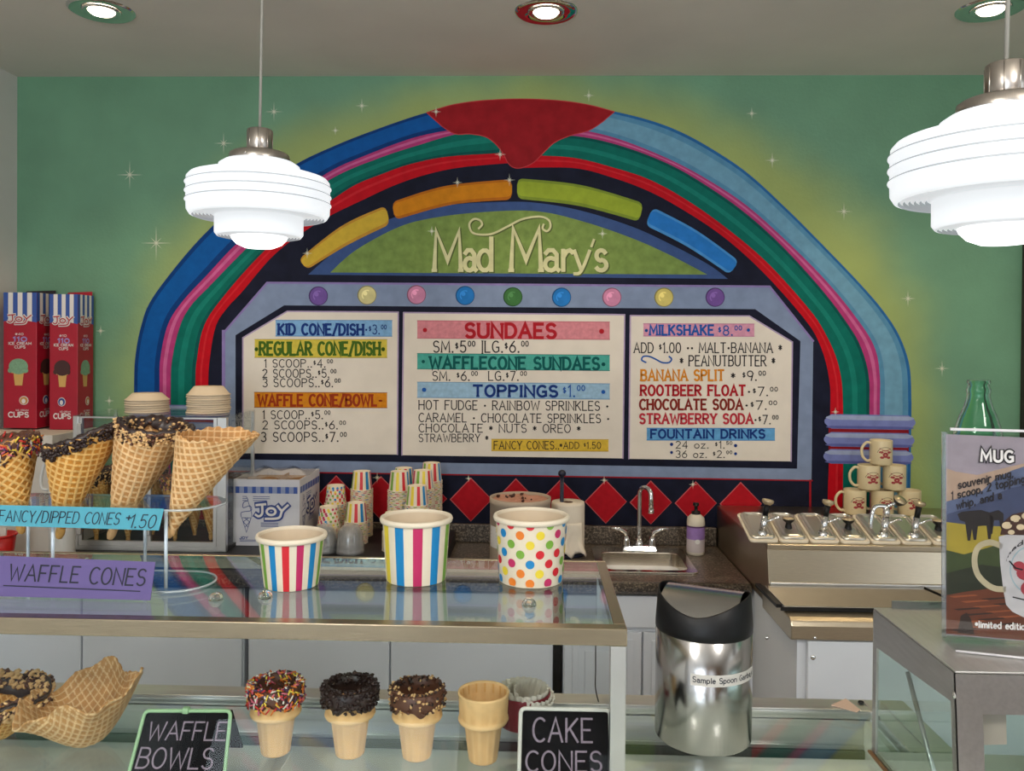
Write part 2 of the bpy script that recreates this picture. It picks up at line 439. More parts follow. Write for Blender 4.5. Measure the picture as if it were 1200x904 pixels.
# ------------------------------------------------------------------ the room
D = 3.27                                   # distance to the mural wall
CEIL = onY(600, 89, D).z
XL = onY(20, 250, D).x                     # left wall
XR = 3.1
BACK = -3.2
def wall_paint():
    m = bpy.data.materials.new('green_wall_paint'); m.use_nodes = True; nt = m.node_tree; b = nt.nodes['Principled BSDF']
    tc = nt.nodes.new('ShaderNodeTexCoord')
    def N(t, **kw):
        n = nt.nodes.new(t)
        for k, v in kw.items(): setattr(n, k, v)
        return n
    # yellow-green airbrushed halo painted round the arch: distance from an ellipse in wall coordinates
    sub = N('ShaderNodeVectorMath', operation='SUBTRACT'); c = onY(613, 470, D)
    sub.inputs[1].default_value = (c.x, 0, c.z)
    nt.links.new(tc.outputs['Object'], sub.inputs[0])
    mxv = N('ShaderNodeVectorMath', operation='MAXIMUM'); mxv.inputs[1].default_value = (-1e6, -1e6, 0)
    nt.links.new(sub.outputs[0], mxv.inputs[0])
    a = onY(1068, 470, D).x-c.x; h = onY(613, 116, D).z-c.z
    dv = N('ShaderNodeVectorMath', operation='DIVIDE'); dv.inputs[1].default_value = (a, 1e6, h)
    nt.links.new(mxv.outputs[0], dv.inputs[0])
    nz = N('ShaderNodeTexNoise'); nz.inputs['Scale'].default_value = 2.2; nz.inputs['Detail'].default_value = 3
    nt.links.new(tc.outputs['Object'], nz.inputs['Vector'])
    ln = N('ShaderNodeVectorMath', operation='LENGTH'); nt.links.new(dv.outputs[0], ln.inputs[0])
    ad = N('ShaderNodeMath', operation='MULTIPLY_ADD'); ad.inputs[1].default_value = .16; nt.links.new(nz.outputs[0], ad.inputs[0]); nt.links.new(ln.outputs['Value'], ad.inputs[2])
    mr = N('ShaderNodeMapRange'); mr.interpolation_type = 'SMOOTHSTEP'
    mr.inputs[1].default_value = 1.04; mr.inputs[2].default_value = 1.24; mr.inputs[3].default_value = 1; mr.inputs[4].default_value = 0
    nt.links.new(ad.outputs[0], mr.inputs[0])
    mx = N('ShaderNodeMix', data_type='RGBA')
    mx.inputs['A'].default_value = (*rgb(104, 150, 120), 1); mx.inputs['B'].default_value = (*rgb(150, 166, 92), 1)
    nt.links.new(mr.outputs[0], mx.inputs['Factor'])
    n2 = N('ShaderNodeTexNoise'); n2.inputs['Scale'].default_value = 3.5; n2.inputs['Detail'].default_value = 5
    nt.links.new(tc.outputs['Object'], n2.inputs['Vector'])
    m2 = N('ShaderNodeMapRange'); m2.inputs[1].default_value = .3; m2.inputs[2].default_value = .7; m2.inputs[3].default_value = .9; m2.inputs[4].default_value = 1.1
    nt.links.new(n2.outputs[0], m2.inputs[0])
    sv = N('ShaderNodeVectorMath', operation='SCALE'); nt.links.new(mx.outputs['Result'], sv.inputs[0]); nt.links.new(m2.outputs[0], sv.inputs['Scale'])
    nt.links.new(sv.outputs[0], b.inputs['Base Color']); b.inputs['Roughness'].default_value = .5
    bz = N('ShaderNodeTexNoise'); bz.inputs['Scale'].default_value = 90; nt.links.new(tc.outputs['Object'], bz.inputs['Vector'])
    bp = N('ShaderNodeBump'); bp.inputs['Strength'].default_value = .25; bp.inputs['Distance'].default_value = .003
    nt.links.new(bz.outputs[0], bp.inputs['Height']); nt.links.new(bp.outputs[0], b.inputs['Normal'])
    return m
m_wall = wall_paint()
m_white_wall = mat('pale_wall_paint', rgb(205, 203, 200), .6, noise=.04, nscale=6)
m_ceil = mat('ceiling_paint', rgb(216, 211, 202), .75, noise=.05, nscale=3, bump=.2, bscale=60)
m_floor = mat('floor_vinyl', rgb(150, 140, 128), .5, noise=.15, nscale=5)
struct(MB().box((XL-.1, D, 0), (XR+.1, D+.1, CEIL)).build('wall_back', m_wall, origin=(0, D, 0)))
o = bpy.data.objects['wall_back']
for v in o.data.vertices: v.co.z += 0
o.location = (0, 0, 0)
for v in o.data.vertices: v.co.y += D
struct(MB().box((XL-.1, BACK, 0), (XL, D, CEIL)).build('wall_left', m_white_wall))
struct(MB().box((XR, BACK, 0), (XR+.1, D, CEIL)).build('wall_right', m_white_wall))
struct(MB().box((XL-.1, BACK, CEIL), (XR+.1, D+.1, CEIL+.1)).build('ceiling', m_ceil))
struct(MB().box((XL-.1, BACK, -.1), (XR+.1, D+.1, 0)).build('floor', m_floor))
# shopfront wall on the customer side with its windows and door opening
def hole_wall(x0, x1, z0, z1, y0, y1, holes):
    mb = MB(); xs = sorted({x0, x1} | {h[0] for h in holes} | {h[1] for h in holes}); zs = sorted({z0, z1} | {h[2] for h in holes} | {h[3] for h in holes})
    for a, b in zip(xs, xs[1:]):
        for c, d in zip(zs, zs[1:]):
            if not any(h[0] <= a and b <= h[1] and h[2] <= c and d <= h[3] for h in holes): mb.box((a, y0, c), (b, y1, d))
    return mb
struct(hole_wall(XL-.1, XR+.1, 0, CEIL, BACK-.1, BACK, [(-1.9, -.15, .65, 2.45), (.35, 1.3, .02, 2.3)]).build('wall_front', mat('front_wall_paint', rgb(128, 98, 70), .6, noise=.1, nscale=4)))
# dark door casing at the right edge of the mural wall
tx = onY(1196, 400, D).x
tm = MB(); zt, zb = onY(1196, 283, D).z, 0
tm.box((tx, D-.03, zb), (tx+.09, D, zt)); tm.box((tx, D-.03, zt), (tx+1.0, D, zt+.09))
struct(tm.build('trim_1', mat('dark_casing', rgb(48, 40, 36), .5), bevel=.004))

# ------------------------------------------------------------------ painted jukebox mural
def P(name, r, g, b, n=.13, s=26, rough=.5): return mat('paint_'+name, rgb(r, g, b), max(rough, .6), noise=n, nscale=s, spec=.12, bump=.12, bscale=140)
def L(k): return lambda px, py: onY(px, py, D-.0005*k)
mur = thing('wall_mural', 'jukebox mural painted on the green back wall, with rainbow arch and price boards', 'mural', (onY(613, 400, D).x, D, .906))
NV = P('navy', 22, 25, 44, .35, 14); 
E0 = [(560,120),(500,132),(432,155),(385,174),(346,193),(290,228),(242,272),(209,309),(177,352),(166,380),(159,415),(157,460),(157,640)]
E1 = [(565,147),(530,152),(483,162),(424,184),(385,202),(330,239),(275,288),(244,321),(215,352),(197,380),(188,420),(187,460),(187,640)]
E2 = [(585,150),(536,157),(491,170),(448,184),(393,207),(340,243),(288,292),(246,335),(224,358),(211,382),(202,420),(200,460),(200,640)]
E3 = [(606,178),(579,180),(522,184),(479,193),(448,204),(416,217),(385,237),(345,263),(303,301),(264,345),(240,380),(231,420),(229,460),(229,640)]
E4 = [(608,191),(600,191),(542,196),(502,204),(463,217),(424,235),(385,254),(350,276),(318,302),(283,343),(267,360),(253,382),(246,420),(244,460),(244,640)]
R0 = [(660,120),(712,129),(758,140),(794,153),(830,172),(875,202),(920,243),(965,288),(1010,335),(1037,367),(1055,396),(1066,430),(1068,470),(1068,485),(1066,640)]
R1 = [(650,148),(690,154),(731,165),(785,187),(830,211),(875,241),(920,281),(965,326),(1000,368),(1024,405),(1031,440),(1031,485),(1031,640)]
R2 = [(628,158),(679,160),(731,172),(785,193),(830,219),(875,251),(920,292),(965,342),(992,378),(1008,405),(1018,440),(1019,485),(1019,640)]
R3 = [(606,180),(623,182),(672,185),(717,196),(762,211),(807,236),(852,268),(897,306),(942,355),(965,387),(983,430),(988,485),(987,640)]
R4 = [(605,197),(672,197),(717,208),(762,225),(807,250),(852,281),(897,322),(942,373),(960,402),(971,440),(973,485),(968,640)]
def band(name, A, B, ts, mats, layer=2, lbl=None):
    a = resample(catmull(A), 90); b = resample(catmull(B), 90); mb = MB(); f = L(layer)
    # pair by nearest arc fraction
    for i in range(len(mats)):
        t0, t1 = ts[i], ts[i+1]
        for j in range(89):
            q = [(a[j], b[j], t0), (a[j+1], b[j+1], t0), (a[j+1], b[j+1], t1), (a[j], b[j], t1)]
            mb.poly([f(u[0]+(w[0]-u[0])*t, u[1]+(w[1]-u[1])*t) for u, w, t in q], i)
    o = mb.build(name, mats, mur)
    if lbl: o['label'] = lbl
    return o
# navy body of the jukebox under everything else
nb = MB(); f1 = L(1)
cl = resample(catmull(E4), 60); cr = resample(catmull(R4), 60)
for i in range(59):
    nb.poly([f1(cl[i][0]-2, cl[i][1]-2), f1(cl[i+1][0]-2, cl[i+1][1]-2), f1(610, max(cl[i+1][1], 190)), f1(610, max(cl[i][1], 190))])
    nb.poly([f1(cr[i][0]+2, cr[i][1]-2), f1(610, max(cr[i][1], 190)), f1(610, max(cr[i+1][1], 190)), f1(cr[i+1][0]+2, cr[i+1][1]-2)])
nb.build('jukebox_body', NV, mur)['label'] = 'navy painted jukebox body'
bl1, bl2, bl3 = P('deep_blue', 8, 56, 118), P('blue', 10, 84, 156), P('mid_blue', 34, 112, 170)
sk1, sk2, sk3 = P('sky', 108, 156, 182), P('sky2', 84, 138, 172), P('sky_edge', 38, 100, 158)
pk, pkl = P('magenta', 172, 56, 116), P('magenta_light', 196, 98, 148)
tl, tll, tld = P('teal', 4, 104, 92), P('teal_light', 18, 122, 108), P('teal_dark', 4, 80, 76)
rd, rdl, rdd = P('red', 188, 10, 28), P('red_light', 200, 34, 44), P('red_dark', 134, 22, 32)
band('arch_band', E0, E1, [0, .14, .8, 1], [bl1, bl2, bl1], 2, 'blue outer band, left half')
band('arch_band', E1, E2, [0, .3, .6, 1], [pk, pkl, pk], 2, 'magenta band, left half')
band('arch_band', E2, E3, [0, .3, .55, .85, 1], [tl, tll, tl, tld], 2, 'teal band, left half')
band('arch_band', E3, E4, [0, .35, .5, 1], [rd, rdl, rd], 2, 'red band, left half')
band('arch_band', R0, R1, [0, .10, .28, .85, 1], [sk3, sk2, sk1, sk2], 2, 'light blue outer band, right half')
band('arch_band', R1, R2, [0, .3, .6, 1], [pk, pkl, pk], 2, 'magenta band, right half')
band('arch_band', R2, R3, [0, .12, .45, .65, 1], [tld, tl, tll, tl], 2, 'teal band, right half')
band('arch_band', R3, R4, [0, .35, .5, 1], [rd, rdl, rd], 2, 'red band, right half')
def flat(name, pts, m, layer, lbl=None, parent=mur):
    o = MB().poly([L(layer)(*p) for p in pts]).build(name, m, parent)
    if lbl: o['label'] = lbl
    return o
# keystone
ks = catmull([(500,132),(530,123),(565,118),(610,116),(655,118),(690,123),(720,131)], 6)+catmull([(706,143),(690,153),(668,159),(650,167),(638,178),(626,190),(614,196),(604,197),(596,192),(589,179),(580,168),(568,160),(550,157),(533,157),(518,148)], 4)
kb = MB(); cx, cy = 610, 140
for i in range(len(ks)):
    a, b = ks[i], ks[(i+1) % len(ks)]; kb.poly([L(4)(*a), L(4)(*b), L(4)(cx, cy)])
kb.build('keystone', P('brick_red', 148, 24, 32, .2, 18), mur)['label'] = 'red drip-shaped keystone at the top of the arch'
kr = MB(); loop = ks+[ks[0]]
for a, b in zip(loop, loop[1:]): ribbon(kr, [a, b], .5, L(5), 0)
kr.build('keystone_outline', P('rose', 190, 60, 66), mur)
# coloured segments in the dark arch
def seg(top, bot, c, cl, lbl):
    n = 90; t = resample(catmull(top), n); b = resample(catmull(bot), n); mb = MB(); f = L(3.5)
    hgt = math.dist(t[45], b[45]); stp = math.dist(t[0], t[-1])/(n-1); rad = 7.0
    def ins(i):
        x = min(i, n-1-i)*stp
        return (rad-math.sqrt(max(0, rad*rad-(rad-x)**2)))/hgt if x < rad else 0
    for j, (u0, u1, mi) in enumerate(((0, .12, 1), (.12, .85, 0), (.85, 1, 2))):
        for i in range(n-1):
            def q(i, u):
                k = ins(i); u2 = k+(1-2*k)*u
                return f(t[i][0]+(b[i][0]-t[i][0])*u2, t[i][1]+(b[i][1]-t[i][1])*u2)
            mb.poly([q(i, u0), q(i+1, u0), q(i+1, u1), q(i, u1)], mi)
    mb.build('arch_segment', [c, cl, cl], mur)['label'] = lbl
seg([(350,304),(401,264.5),(452,241)], [(360,316),(408,287),(457,263)], P('yellow', 206, 172, 58), P('yellow_rim', 190, 140, 50), 'yellow segment')
seg([(459,237),(522,218),(600,210)], [(463,258),(530,240),(600,234)], P('orange', 206, 130, 22), P('orange_rim', 182, 104, 24), 'orange segment')
seg([(606,209),(681,217),(754,238)], [(606,233),(679,241.5),(749,260)], P('lime', 152, 170, 52), P('lime_rim', 126, 146, 50), 'lime green segment')
seg([(765,243),(816,270),(866,306)], [(756,264),(805,289),(855,322)], P('cornflower', 38, 118, 196), P('cornflower_rim', 72, 142, 206), 'bright blue segment')
# inner arch with the name sign
rim_o = catmull([(361,322),(385,301),(424,274),(463,254.5),(522,241),(581,237),(627,237.6),(681,247),(740,265.5),(785,286),(830,310),(853,327)], 6)
flat('sign_rim', rim_o, P('slate_blue', 58, 82, 132), 3, 'slate blue rim')
rim_i = catmull([(387,319.5),(416,294),(463,268),(502,256.5),(561,249),(627,247.5),(681,259),(740,279),(785,299),(829,322)], 6)
flat('sign_panel', rim_i, P('sign_green', 118, 142, 74, .22, 30), 4, 'mossy green sign panel')
def letters(lines, mats, name='lettering', layer=6, parent=mur, lbl=None, dots=(), extra=()):
    mb = MB(); f = L(layer)
    for ln in lines:
        kw = dict(ln[6]) if len(ln) > 6 else {}
        t, x0, x1, y0, y1, mi = ln[:6]
        text(mb, t, x0, x1, y0, y1, f, mi=mi, **kw)
    for x, y, r, mi in dots: disc(mb, x, y, r, f, mi, 12)
    for pts, hw, mi in extra: ribbon(mb, pts, hw, f, mi)
    o = mb.build(name, mats, parent)
    if lbl: o['label'] = lbl
    return o
cream_l, cream_sh = P('cream_letter', 206, 204, 158), P('letter_shadow', 84, 96, 52)
sg = MB()
def sign(mb, dx, dy, mi, wt, layer):
    f0 = L(layer); f = lambda x, y: f0(x+dx, y+dy)
    b = 317
    text(mb, 'M', 509, 540, b, 271, f, wt, mi, serif=.07)
    text(mb, 'a', 544, 558, b, 279, f, wt*1.15, mi); text(mb, 'd', 561, 577, b, 279, f, wt*1.15, mi, serif=.06)
    text(mb, 'M', 599, 634, b, 268, f, wt, mi, serif=.07)
    text(mb, 'a', 638, 655, b, 279, f, wt*1.15, mi); text(mb, 'r', 660, 671, b, 279, f, wt*1.15, mi, serif=.05)
    ribbon(mb, [(673, 294), (681, 316)], 2.2, f, mi); ribbon(mb, catmull([(691, 294), (684, 312), (679, 320), (673, 321)], 5), 1.9, f, mi); text(mb, 's', 698, 711, b, 279, f, wt*1.15, mi)
    ribbon(mb, [(696, 281), (693, 289)], 1.4, f, mi)
    ribbon(mb, catmull([(561,268),(565,263),(562,258),(555,257),(550,263),(553,272),(562,275),(577,274),(594,266),(612,257),(632,254),(643,258),(645,266),(641,271),(636,268),(637,263)], 6), 1.2, f, mi)
sign(sg, 1.4, 1.2, 1, .125, 5); sign(sg, 0, 0, 0, .115, 6)
sg.build('lettering', [cream_l, cream_sh], mur)['label'] = 'raised-looking cream letters of the name sign'
# grey-blue board frame
gb, gbl, lav = P('grey_blue', 126, 142, 172, .12, 18), P('grey_blue_light', 150, 162, 186, .12, 18), P('lavender', 136, 120, 176)
flat('board_frame', [(313,331),(902,335.5),(953,400),(951,563),(600,557),(264,552),(264,388)], gb, 2, 'grey-blue octagonal board frame')
le = MB()
for a, b in (((264,388),(313,331.5)), ((313,331.5),(902,336)), ((902,336),(953,400))): ribbon(le, [a, b], 1.2, L(3), 0)
for a, b in (((262,388),(262,552)),): ribbon(le, [a, b], 2.0, L(3), 0)
le.build('board_edge', lav, mur)['label'] = 'lavender edge line'
flat('board_border', [(333,358),(885,362.5),(938,400),(934,549.5),(276,538.5),(276,393)], NV, 3, 'navy border round the price boards')
# candy dots
cd = [(373,347,(110,82,152)),(430,346,(206,198,142)),(488,345.5,(196,130,164)),(545,346.5,(36,116,190)),(601,348,(62,112,62)),(658,348.5,(36,116,190)),(717,348.5,(200,132,166)),(778,348.5,(204,190,110)),(838,348.5,(112,80,150))]
for i, (x, y, c) in enumerate(cd):
    mb = MB(); f = L(4); g = L(5); h = L(6)
    disc(mb, x, y, 11.3, f, 1, 24); disc(mb, x+.3, y+.2, 10.2, g, 0, 24)
    ribbon(mb, [(x+5.6*math.cos(a*.3), y+5.6*math.sin(a*.3)) for a in range(8, 18)], .7, h, 2); disc(mb, x-2, y-2, 2.6, h, 2, 12)
    c = tuple(c); nm = 'candy%d' % i
    mb.build('candy_dot', [P(nm, *c), P(nm+'d', *[v*.68 for v in c]), P(nm+'l', *[min(255, v*1.12+14) for v in c])], mur)['label'] = ['purple','pale yellow','pink','blue','green','blue','pink','yellow','purple'][i]+' round candy button'
# price boards
cream = P('cream', 222, 214, 202, .06, 10)
ink, nvy, grn, orr, red_t, teal_t, blu_t, brn = (P('ink', 40, 36, 38), P('ink_navy', 24, 52, 120), P('ink_green', 66, 100, 30), P('ink_rust', 150, 52, 20), P('ink_red', 168, 26, 38),
    P('ink_teal', 10, 84, 82), P('ink_blue', 30, 84, 164), P('ink_brown', 128, 38, 30))
ink_or, ink_rose = P('ink_orange', 206, 130, 30), P('ink_rose', 184, 48, 62)
INK = [ink, nvy, grn, orr, red_t, teal_t, blu_t, brn, ink_or, ink_rose]
TH, HV = dict(wt=.115, serif=.09, gap=.22), dict(wt=.23, serif=.15, gap=.24)
def k(d, **e): r = dict(d); r.update(e); return r
def banner(x0, y0, x1, y1, slope, c, cd, lbl, parent):
    mb = MB(); f, g = L(5), L(5.3); dy = slope*(x1-x0)
    mb.poly([f(x0, y0), f(x1, y0+dy), f(x1, y1+dy), f(x0, y1)], 0)
    for yy in (y0, y1): ribbon(mb, [(x0, yy), (x1, yy+dy)], .45, g, 1)
    mb.build('heading_banner', [c, cd], parent)['label'] = lbl
def board(pts, lbl):
    b = flat('price_board', pts, cream, 4, lbl)
    mb = MB()
    for p, q in zip(pts, pts[1:]): ribbon(mb, [p, q], .8, L(4.5), 0)
    mb.build('board_rim', P('lavender_pale', 170, 152, 186), b); return b
b1 = board([(284.6,531.5),(284.6,396),(336.6,365),(466.7,366),(465.7,533)], 'cone and dish price board, left')
banner(323,375.5,459.5,394,.002, P('ban_blue',126,172,214,.15,60), P('ban_blue_d',92,140,190), 'light blue banner', b1)
banner(298.5,398,453.6,419,.002, P('ban_yellow',206,188,74,.12,60), P('ban_yellow_d',180,160,60), 'mustard yellow banner', b1)
banner(298,460,453.6,477.5,.004, P('ban_orange',206,130,26,.15,60), P('ban_orange_d',150,84,20), 'orange banner', b1)
letters([
 ('KID CONE/DISH', 326.5, 425.5, 392, 380, 1, k(HV, tilt=.005)), ('•$3.^00^', 428, 452, 391.5, 381, 1, TH),
 ('•REGULAR CONE/DISH•', 299, 450.5, 416, 401.5, 2, k(HV, wt=.21)),
 ('1 SCOOP..$4.^00^', 310, 389, 430.5, 421.5, 0, TH), ('2 SCOOPS..$5.^00^', 308, 393, 442.5, 433, 0, TH), ('3 SCOOPS..$6.^00^', 308, 398, 453.5, 444, 0, TH),
 ('WAFFLE CONE/BOWL', 303, 441, 475.5, 463, 3, k(HV, wt=.22)), ('•', 443, 449, 473, 466, 3, k(HV)),
 ('1 SCOOP..$5.^00^', 308, 386, 491, 481.5, 0, TH), ('2 SCOOPS..$6.^00^', 308, 404, 503, 493.5, 0, TH), ('3 SCOOPS..$7.^00^', 306, 405, 517.5, 507, 0, TH)], INK, parent=b1)
b2 = board([(471,533.7),(473,366.5),(732,369),(730,537.5)], 'sundae and topping price board, middle')
banner(489,376,714.5,396.5,.007, P('ban_pink',206,132,142,.16,60), P('ban_pink_d',186,104,118), 'pink banner', b2)
banner(489,414.5,714.5,432.5,.009, P('ban_teal',74,164,152,.15,60), P('ban_teal_d',40,126,118), 'teal banner', b2)
banner(489,448,714.5,466,.009, P('ban_sky',148,182,208,.16,60), P('ban_sky_d',112,152,186), 'pale blue banner', b2)
banner(576,515,713,528.5,.004, P('ban_gold',214,180,64,.14,60), P('ban_gold_d',196,158,50), 'yellow banner', b2)
letters([
 ('SUNDAES', 546, 651, 395.5, 379.5, 4, k(HV, wt=.24, tilt=.006)),
 ('SM.$5^00^ |LG.$6.^00^', 508, 618, 413, 400, 0, TH),
 ('WAFFLECONE SUNDAES•', 504, 709, 432, 418.5, 5, k(HV, wt=.22, tilt=.006)),
 ('SM. $6.^00^  LG.$7.^00^', 507, 616, 446, 435.5, 0, TH),
 ('TOPPINGS', 555, 653, 464.5, 452, 1, k(HV, wt=.24, tilt=.006)), ('$1.^00^', 660, 684, 465, 452, 6, k(TH, wt=.12)),
 ('HOT FUDGE • RAINBOW SPRINKLES •', 491, 713, 480, 469.5, 0, k(TH, tilt=.006)), ('CARAMEL • CHOCOLATE SPRINKLES •', 491, 714, 494.5, 484.5, 0, k(TH, tilt=.006)),
 ('CHOCOLATE * NUTS * OREO *', 491, 680, 506.5, 497, 0, k(TH, tilt=.004)), ('STRAWBERRY *', 491, 572, 518, 509, 0, TH),
 ('FANCY CONES..', 579, 655, 526.5, 517.5, 0, TH), ('*ADD $1.50', 656, 704, 526, 518.5, 0, TH)], INK, parent=b2,
 dots=((498,387,2.6,4),(705,388.5,3,4),(496,424,2,5),(497,457,2.6,6),(707,459.5,2.4,6)))
b3 = board([(737,538),(738.7,370),(878,370.5),(928.5,401),(927,541)], 'milkshake and drinks price board, right')
banner(754,379.5,884,394,.003, P('ban_rose',206,146,170,.16,60), P('ban_rose_d',184,118,150), 'rose pink banner', b3)
banner(758,502,908,516,.002, P('ban_azure',96,158,206,.16,60), P('ban_azure_d',66,126,184), 'azure banner', b3)
letters([
 ('•MILKSHAKE', 756, 836, 392.5, 381.5, 6, k(HV, wt=.22)), ('$8.^00^', 842, 868, 393, 382, 6, k(TH, wt=.13)),
 ('ADD $1.00 •• MALT•BANANA *', 743, 916, 413.5, 402, 0, TH), ('* PEANUTBUTTER *', 797, 908, 429, 417, 0, TH),
 ('BANANA SPLIT', 751.5, 848, 446, 434, 8, k(HV, wt=.2)), ('* $9.^00^', 857, 896, 446, 435, 0, TH),
 ('ROOTBEER FLOAT', 751, 873, 463.5, 452, 4, k(HV, wt=.22)), ('•$7.^00^', 876, 910, 464, 454, 0, TH),
 ('CHOCOLATE SODA', 750, 870, 480, 468.5, 7, k(HV, wt=.22)), ('•$7.^00^', 873, 909, 480, 470, 0, TH),
 ('STRAWBERRY SODA', 750, 882, 496.5, 485.5, 9, k(HV, wt=.22)), ('•$7.^00^', 884, 911, 497, 487, 0, TH),
 ('FOUNTAIN DRINKS', 763, 896, 513.5, 504, 1, k(HV, wt=.24)),
 ('24 oz. $1.^50^', 792, 857, 525.5, 517.5, 0, TH), ('36 oz. $2.^00^', 792, 857, 536.5, 528.5, 0, TH)], INK, parent=b3,
 dots=((877,387,2,6),(787,521,2,1),(862,522.5,2,1),(787,530.5,1.8,1),(862,532,1.8,1)),
 extra=[(catmull([(757,425),(752,422),(754,418),(761,418),(768,421),(776,425),(784,425),(787,421),(784,418)], 6), .9, 6)])
# base band with red diamonds
bb = MB()
for a, b in (((264,552.5),(600,557.5)), ((600,557.5),(952,563.5))): ribbon(bb, [a, b], .8, L(3), 0)
ribbon(bb, [(949.5,563),(949.5,606)], 1.2, L(3), 0); ribbon(bb, [(500,618.5),(580,619.5)], .7, L(3), 0)
bb.build('border_line', P('red_line', 150, 26, 38), mur)['label'] = 'thin red border line'
dm, dml = P('diamond', 172, 20, 34, .12, 40), P('diamond_rim', 196, 96, 100)
for i in range(11):
    x = 341+52.7*i; y = 583+.0165*(x-395)
    if i == 1: x = 394
    mb = MB(); g = L(4); hw, hh = 24, 25
    mb.poly([L(3)(x-hw-.8, y), L(3)(x, y-hh-.8), L(3)(x+hw+.8, y), L(3)(x, y+hh+.8)], 1)
    mb.poly([g(x-hw+.8, y), g(x, y-hh+.8), g(x+hw, y), g(x, y+hh)], 0)
    mb.build('diamond', [dm, dml], mur)
# lavender rings round the arch feet
rg, rgl, rgd = P('ring', 120, 130, 188), P('ring_light', 156, 168, 200), P('ring_dark', 92, 98, 160)
for side, x0, x1, ys in (('right', 966, 1073, (485.5, 506.5, 526.5)), ('left', 150, 262, (474, 494, 514))):
    for j, y in enumerate(ys):
        mb = MB(); X0, X1 = x0-j*.6, x1-j*1.2
        for (u, v, mi, kk) in ((0, 1, 0, 4), (.08, .38, 1, 5), (.8, .97, 2, 5)):
            h = 8.5; f = L(kk)
            y0, y1 = y+17*u, y+17*v; rr = (y1-y0)/2
            pts = [(X0+8.5+ (-h*math.sin(PI*t/8)*(1 if kk == 4 else .8)), y0+(y1-y0)*t/8) for t in range(9)]
            pts += [(X1-8.5+(h*math.sin(PI*t/8)*(1 if kk == 4 else .8)), y1-(y1-y0)*t/8+1.5) for t in range(9)]
            mb.poly([f(*p) for p in pts], mi)
        mb.build('arch_ring', [rg, rgl, rgd], mur)['label'] = 'lavender ring on the %s arch foot' % side
    g = MB()
    for y in ys[:2]: g.poly([L(3)(x0+5, y+14), L(3)(x1-8, y+14), L(3)(x1-8, y+23), L(3)(x0+5, y+23)])
    g.build('ring_gap', rdd, mur)['label'] = 'dark red gap between the rings'
# painted sparkles
spk = P('sparkle', 214, 216, 196)
def sparkle(x, y, r, layer=7, rot=0):
    mb = MB(); f = L(layer)
    for q in range(8):
        a = q*PI/4+rot; l = r if q % 2 == 0 else r*.5
        if q in (2, 6): l *= 1.1
        w = .55
        mb.poly([f(x+w*math.cos(a+PI/2), y+w*math.sin(a+PI/2)), f(x+l*math.cos(a), y+l*math.sin(a)), f(x+w*math.cos(a-PI/2), y+w*math.sin(a-PI/2))])
    disc(mb, x, y, 1.3, f, 0, 8); mb.build('sparkle', spk, mur)
for x, y, r in ((183,285,19),(152,205,16),(262,168,12),(321,131,11),(424,124,8),(393,153,5),(690,112,7),(881,133,7),(905,188,9),(989,248,10),(1064,350,9),(1104,432,9),(128,470,6),(118,388,6),
                (597,211,7),(586,181,7),(536,214,6),(360,297,6),(706,274,6),(511,131,6),(506,271,6),(442,560,6),(979,483,5),(708,563,5),(812,568,5),(549,561,4)): sparkle(x, y, r)
# ------------------------------------------------------------------ shared materials
steel = mat('brushed_steel', (.55, .47, .35), .30, 1.0, noise=.06, nscale=40, bump=.08, bscale=60, stretch=(1, 12, 12))
steel_s = mat('smooth_steel', (.60, .55, .47), .18, 1.0, noise=.05, nscale=20)
alu = mat('satin_aluminium', (.66, .66, .65), .34, 1.0, noise=.05, nscale=25)
chrome = mat('chrome', (.78, .78, .78), .07, 1.0)
white_lam = mat('white_laminate', rgb(226, 231, 238), .42, noise=.03, nscale=4)
black_pl = mat('black_plastic', rgb(18, 18, 20), .45, spec=.3)
dark_gap = mat('dark_recess', rgb(14, 13, 13), .8)
def granite():
    m = bpy.data.materials.new('granite_laminate'); m.use_nodes = True; nt = m.node_tree; b = nt.nodes['Principled BSDF']
    tc = nt.nodes.new('ShaderNodeTexCoord'); vo = nt.nodes.new('ShaderNodeTexNoise'); vo.inputs['Scale'].default_value = 120; vo.inputs['Detail'].default_value = 6; vo.inputs['Roughness'].default_value = .75
    cr = nt.nodes.new('ShaderNodeValToRGB'); e = cr.color_ramp.elements
    e[0].position = .36; e[0].color = (*rgb(30, 27, 26), 1); e[1].position = .64; e[1].color = (*rgb(158, 146, 128), 1)
    k_ = cr.color_ramp.elements.new(.5); k_.color = (*rgb(76, 67, 60), 1)
    nt.links.new(tc.outputs['Object'], vo.inputs['Vector']); nt.links.new(vo.outputs[0], cr.inputs[0]); nt.links.new(cr.outputs[0], b.inputs['Base Color'])
    b.inputs['Roughness'].default_value = .3; return m
gran = granite()
GM = [gran]

# ------------------------------------------------------------------ back counter
CZ = .906
YF = onZ(800, 684, CZ).y                   # front edge of the worktop
XS = onZ(884, 690, CZ).x                   # right end, against the topping station
wt_ = thing('countertop', 'brown speckled granite-look worktop along the mural wall with a raised back lip', 'countertop', (-.6, YF+.25, CZ-.04))
sx0, sx1 = onZ(697, 660, CZ).x, onZ(818, 672, CZ).x
sy0, sy1 = onZ(760, 673, CZ).y, onZ(740, 644, CZ).y
hx0, hx1, hy0, hy1 = sx0+.02, sx1-.02, sy0+.02, sy1-.02
mb = MB(); z0, z1 = CZ-.04, CZ
mb.box((XL+.004, YF, z0), (hx0, D-.004, z1)); mb.box((hx1, YF, z0), (XS, D-.004, z1))
mb.box((hx0, YF, z0), (hx1, hy0, z1)); mb.box((hx0, hy1, z0), (hx1, D-.004, z1))
mb.build('worktop', gran, wt_)
mb = MB(); mb.tube([(XL+.004, YF+.004, CZ-.018), (XS, YF+.004, CZ-.018)], .02, 14); mb.build('front_nosing', gran, wt_)
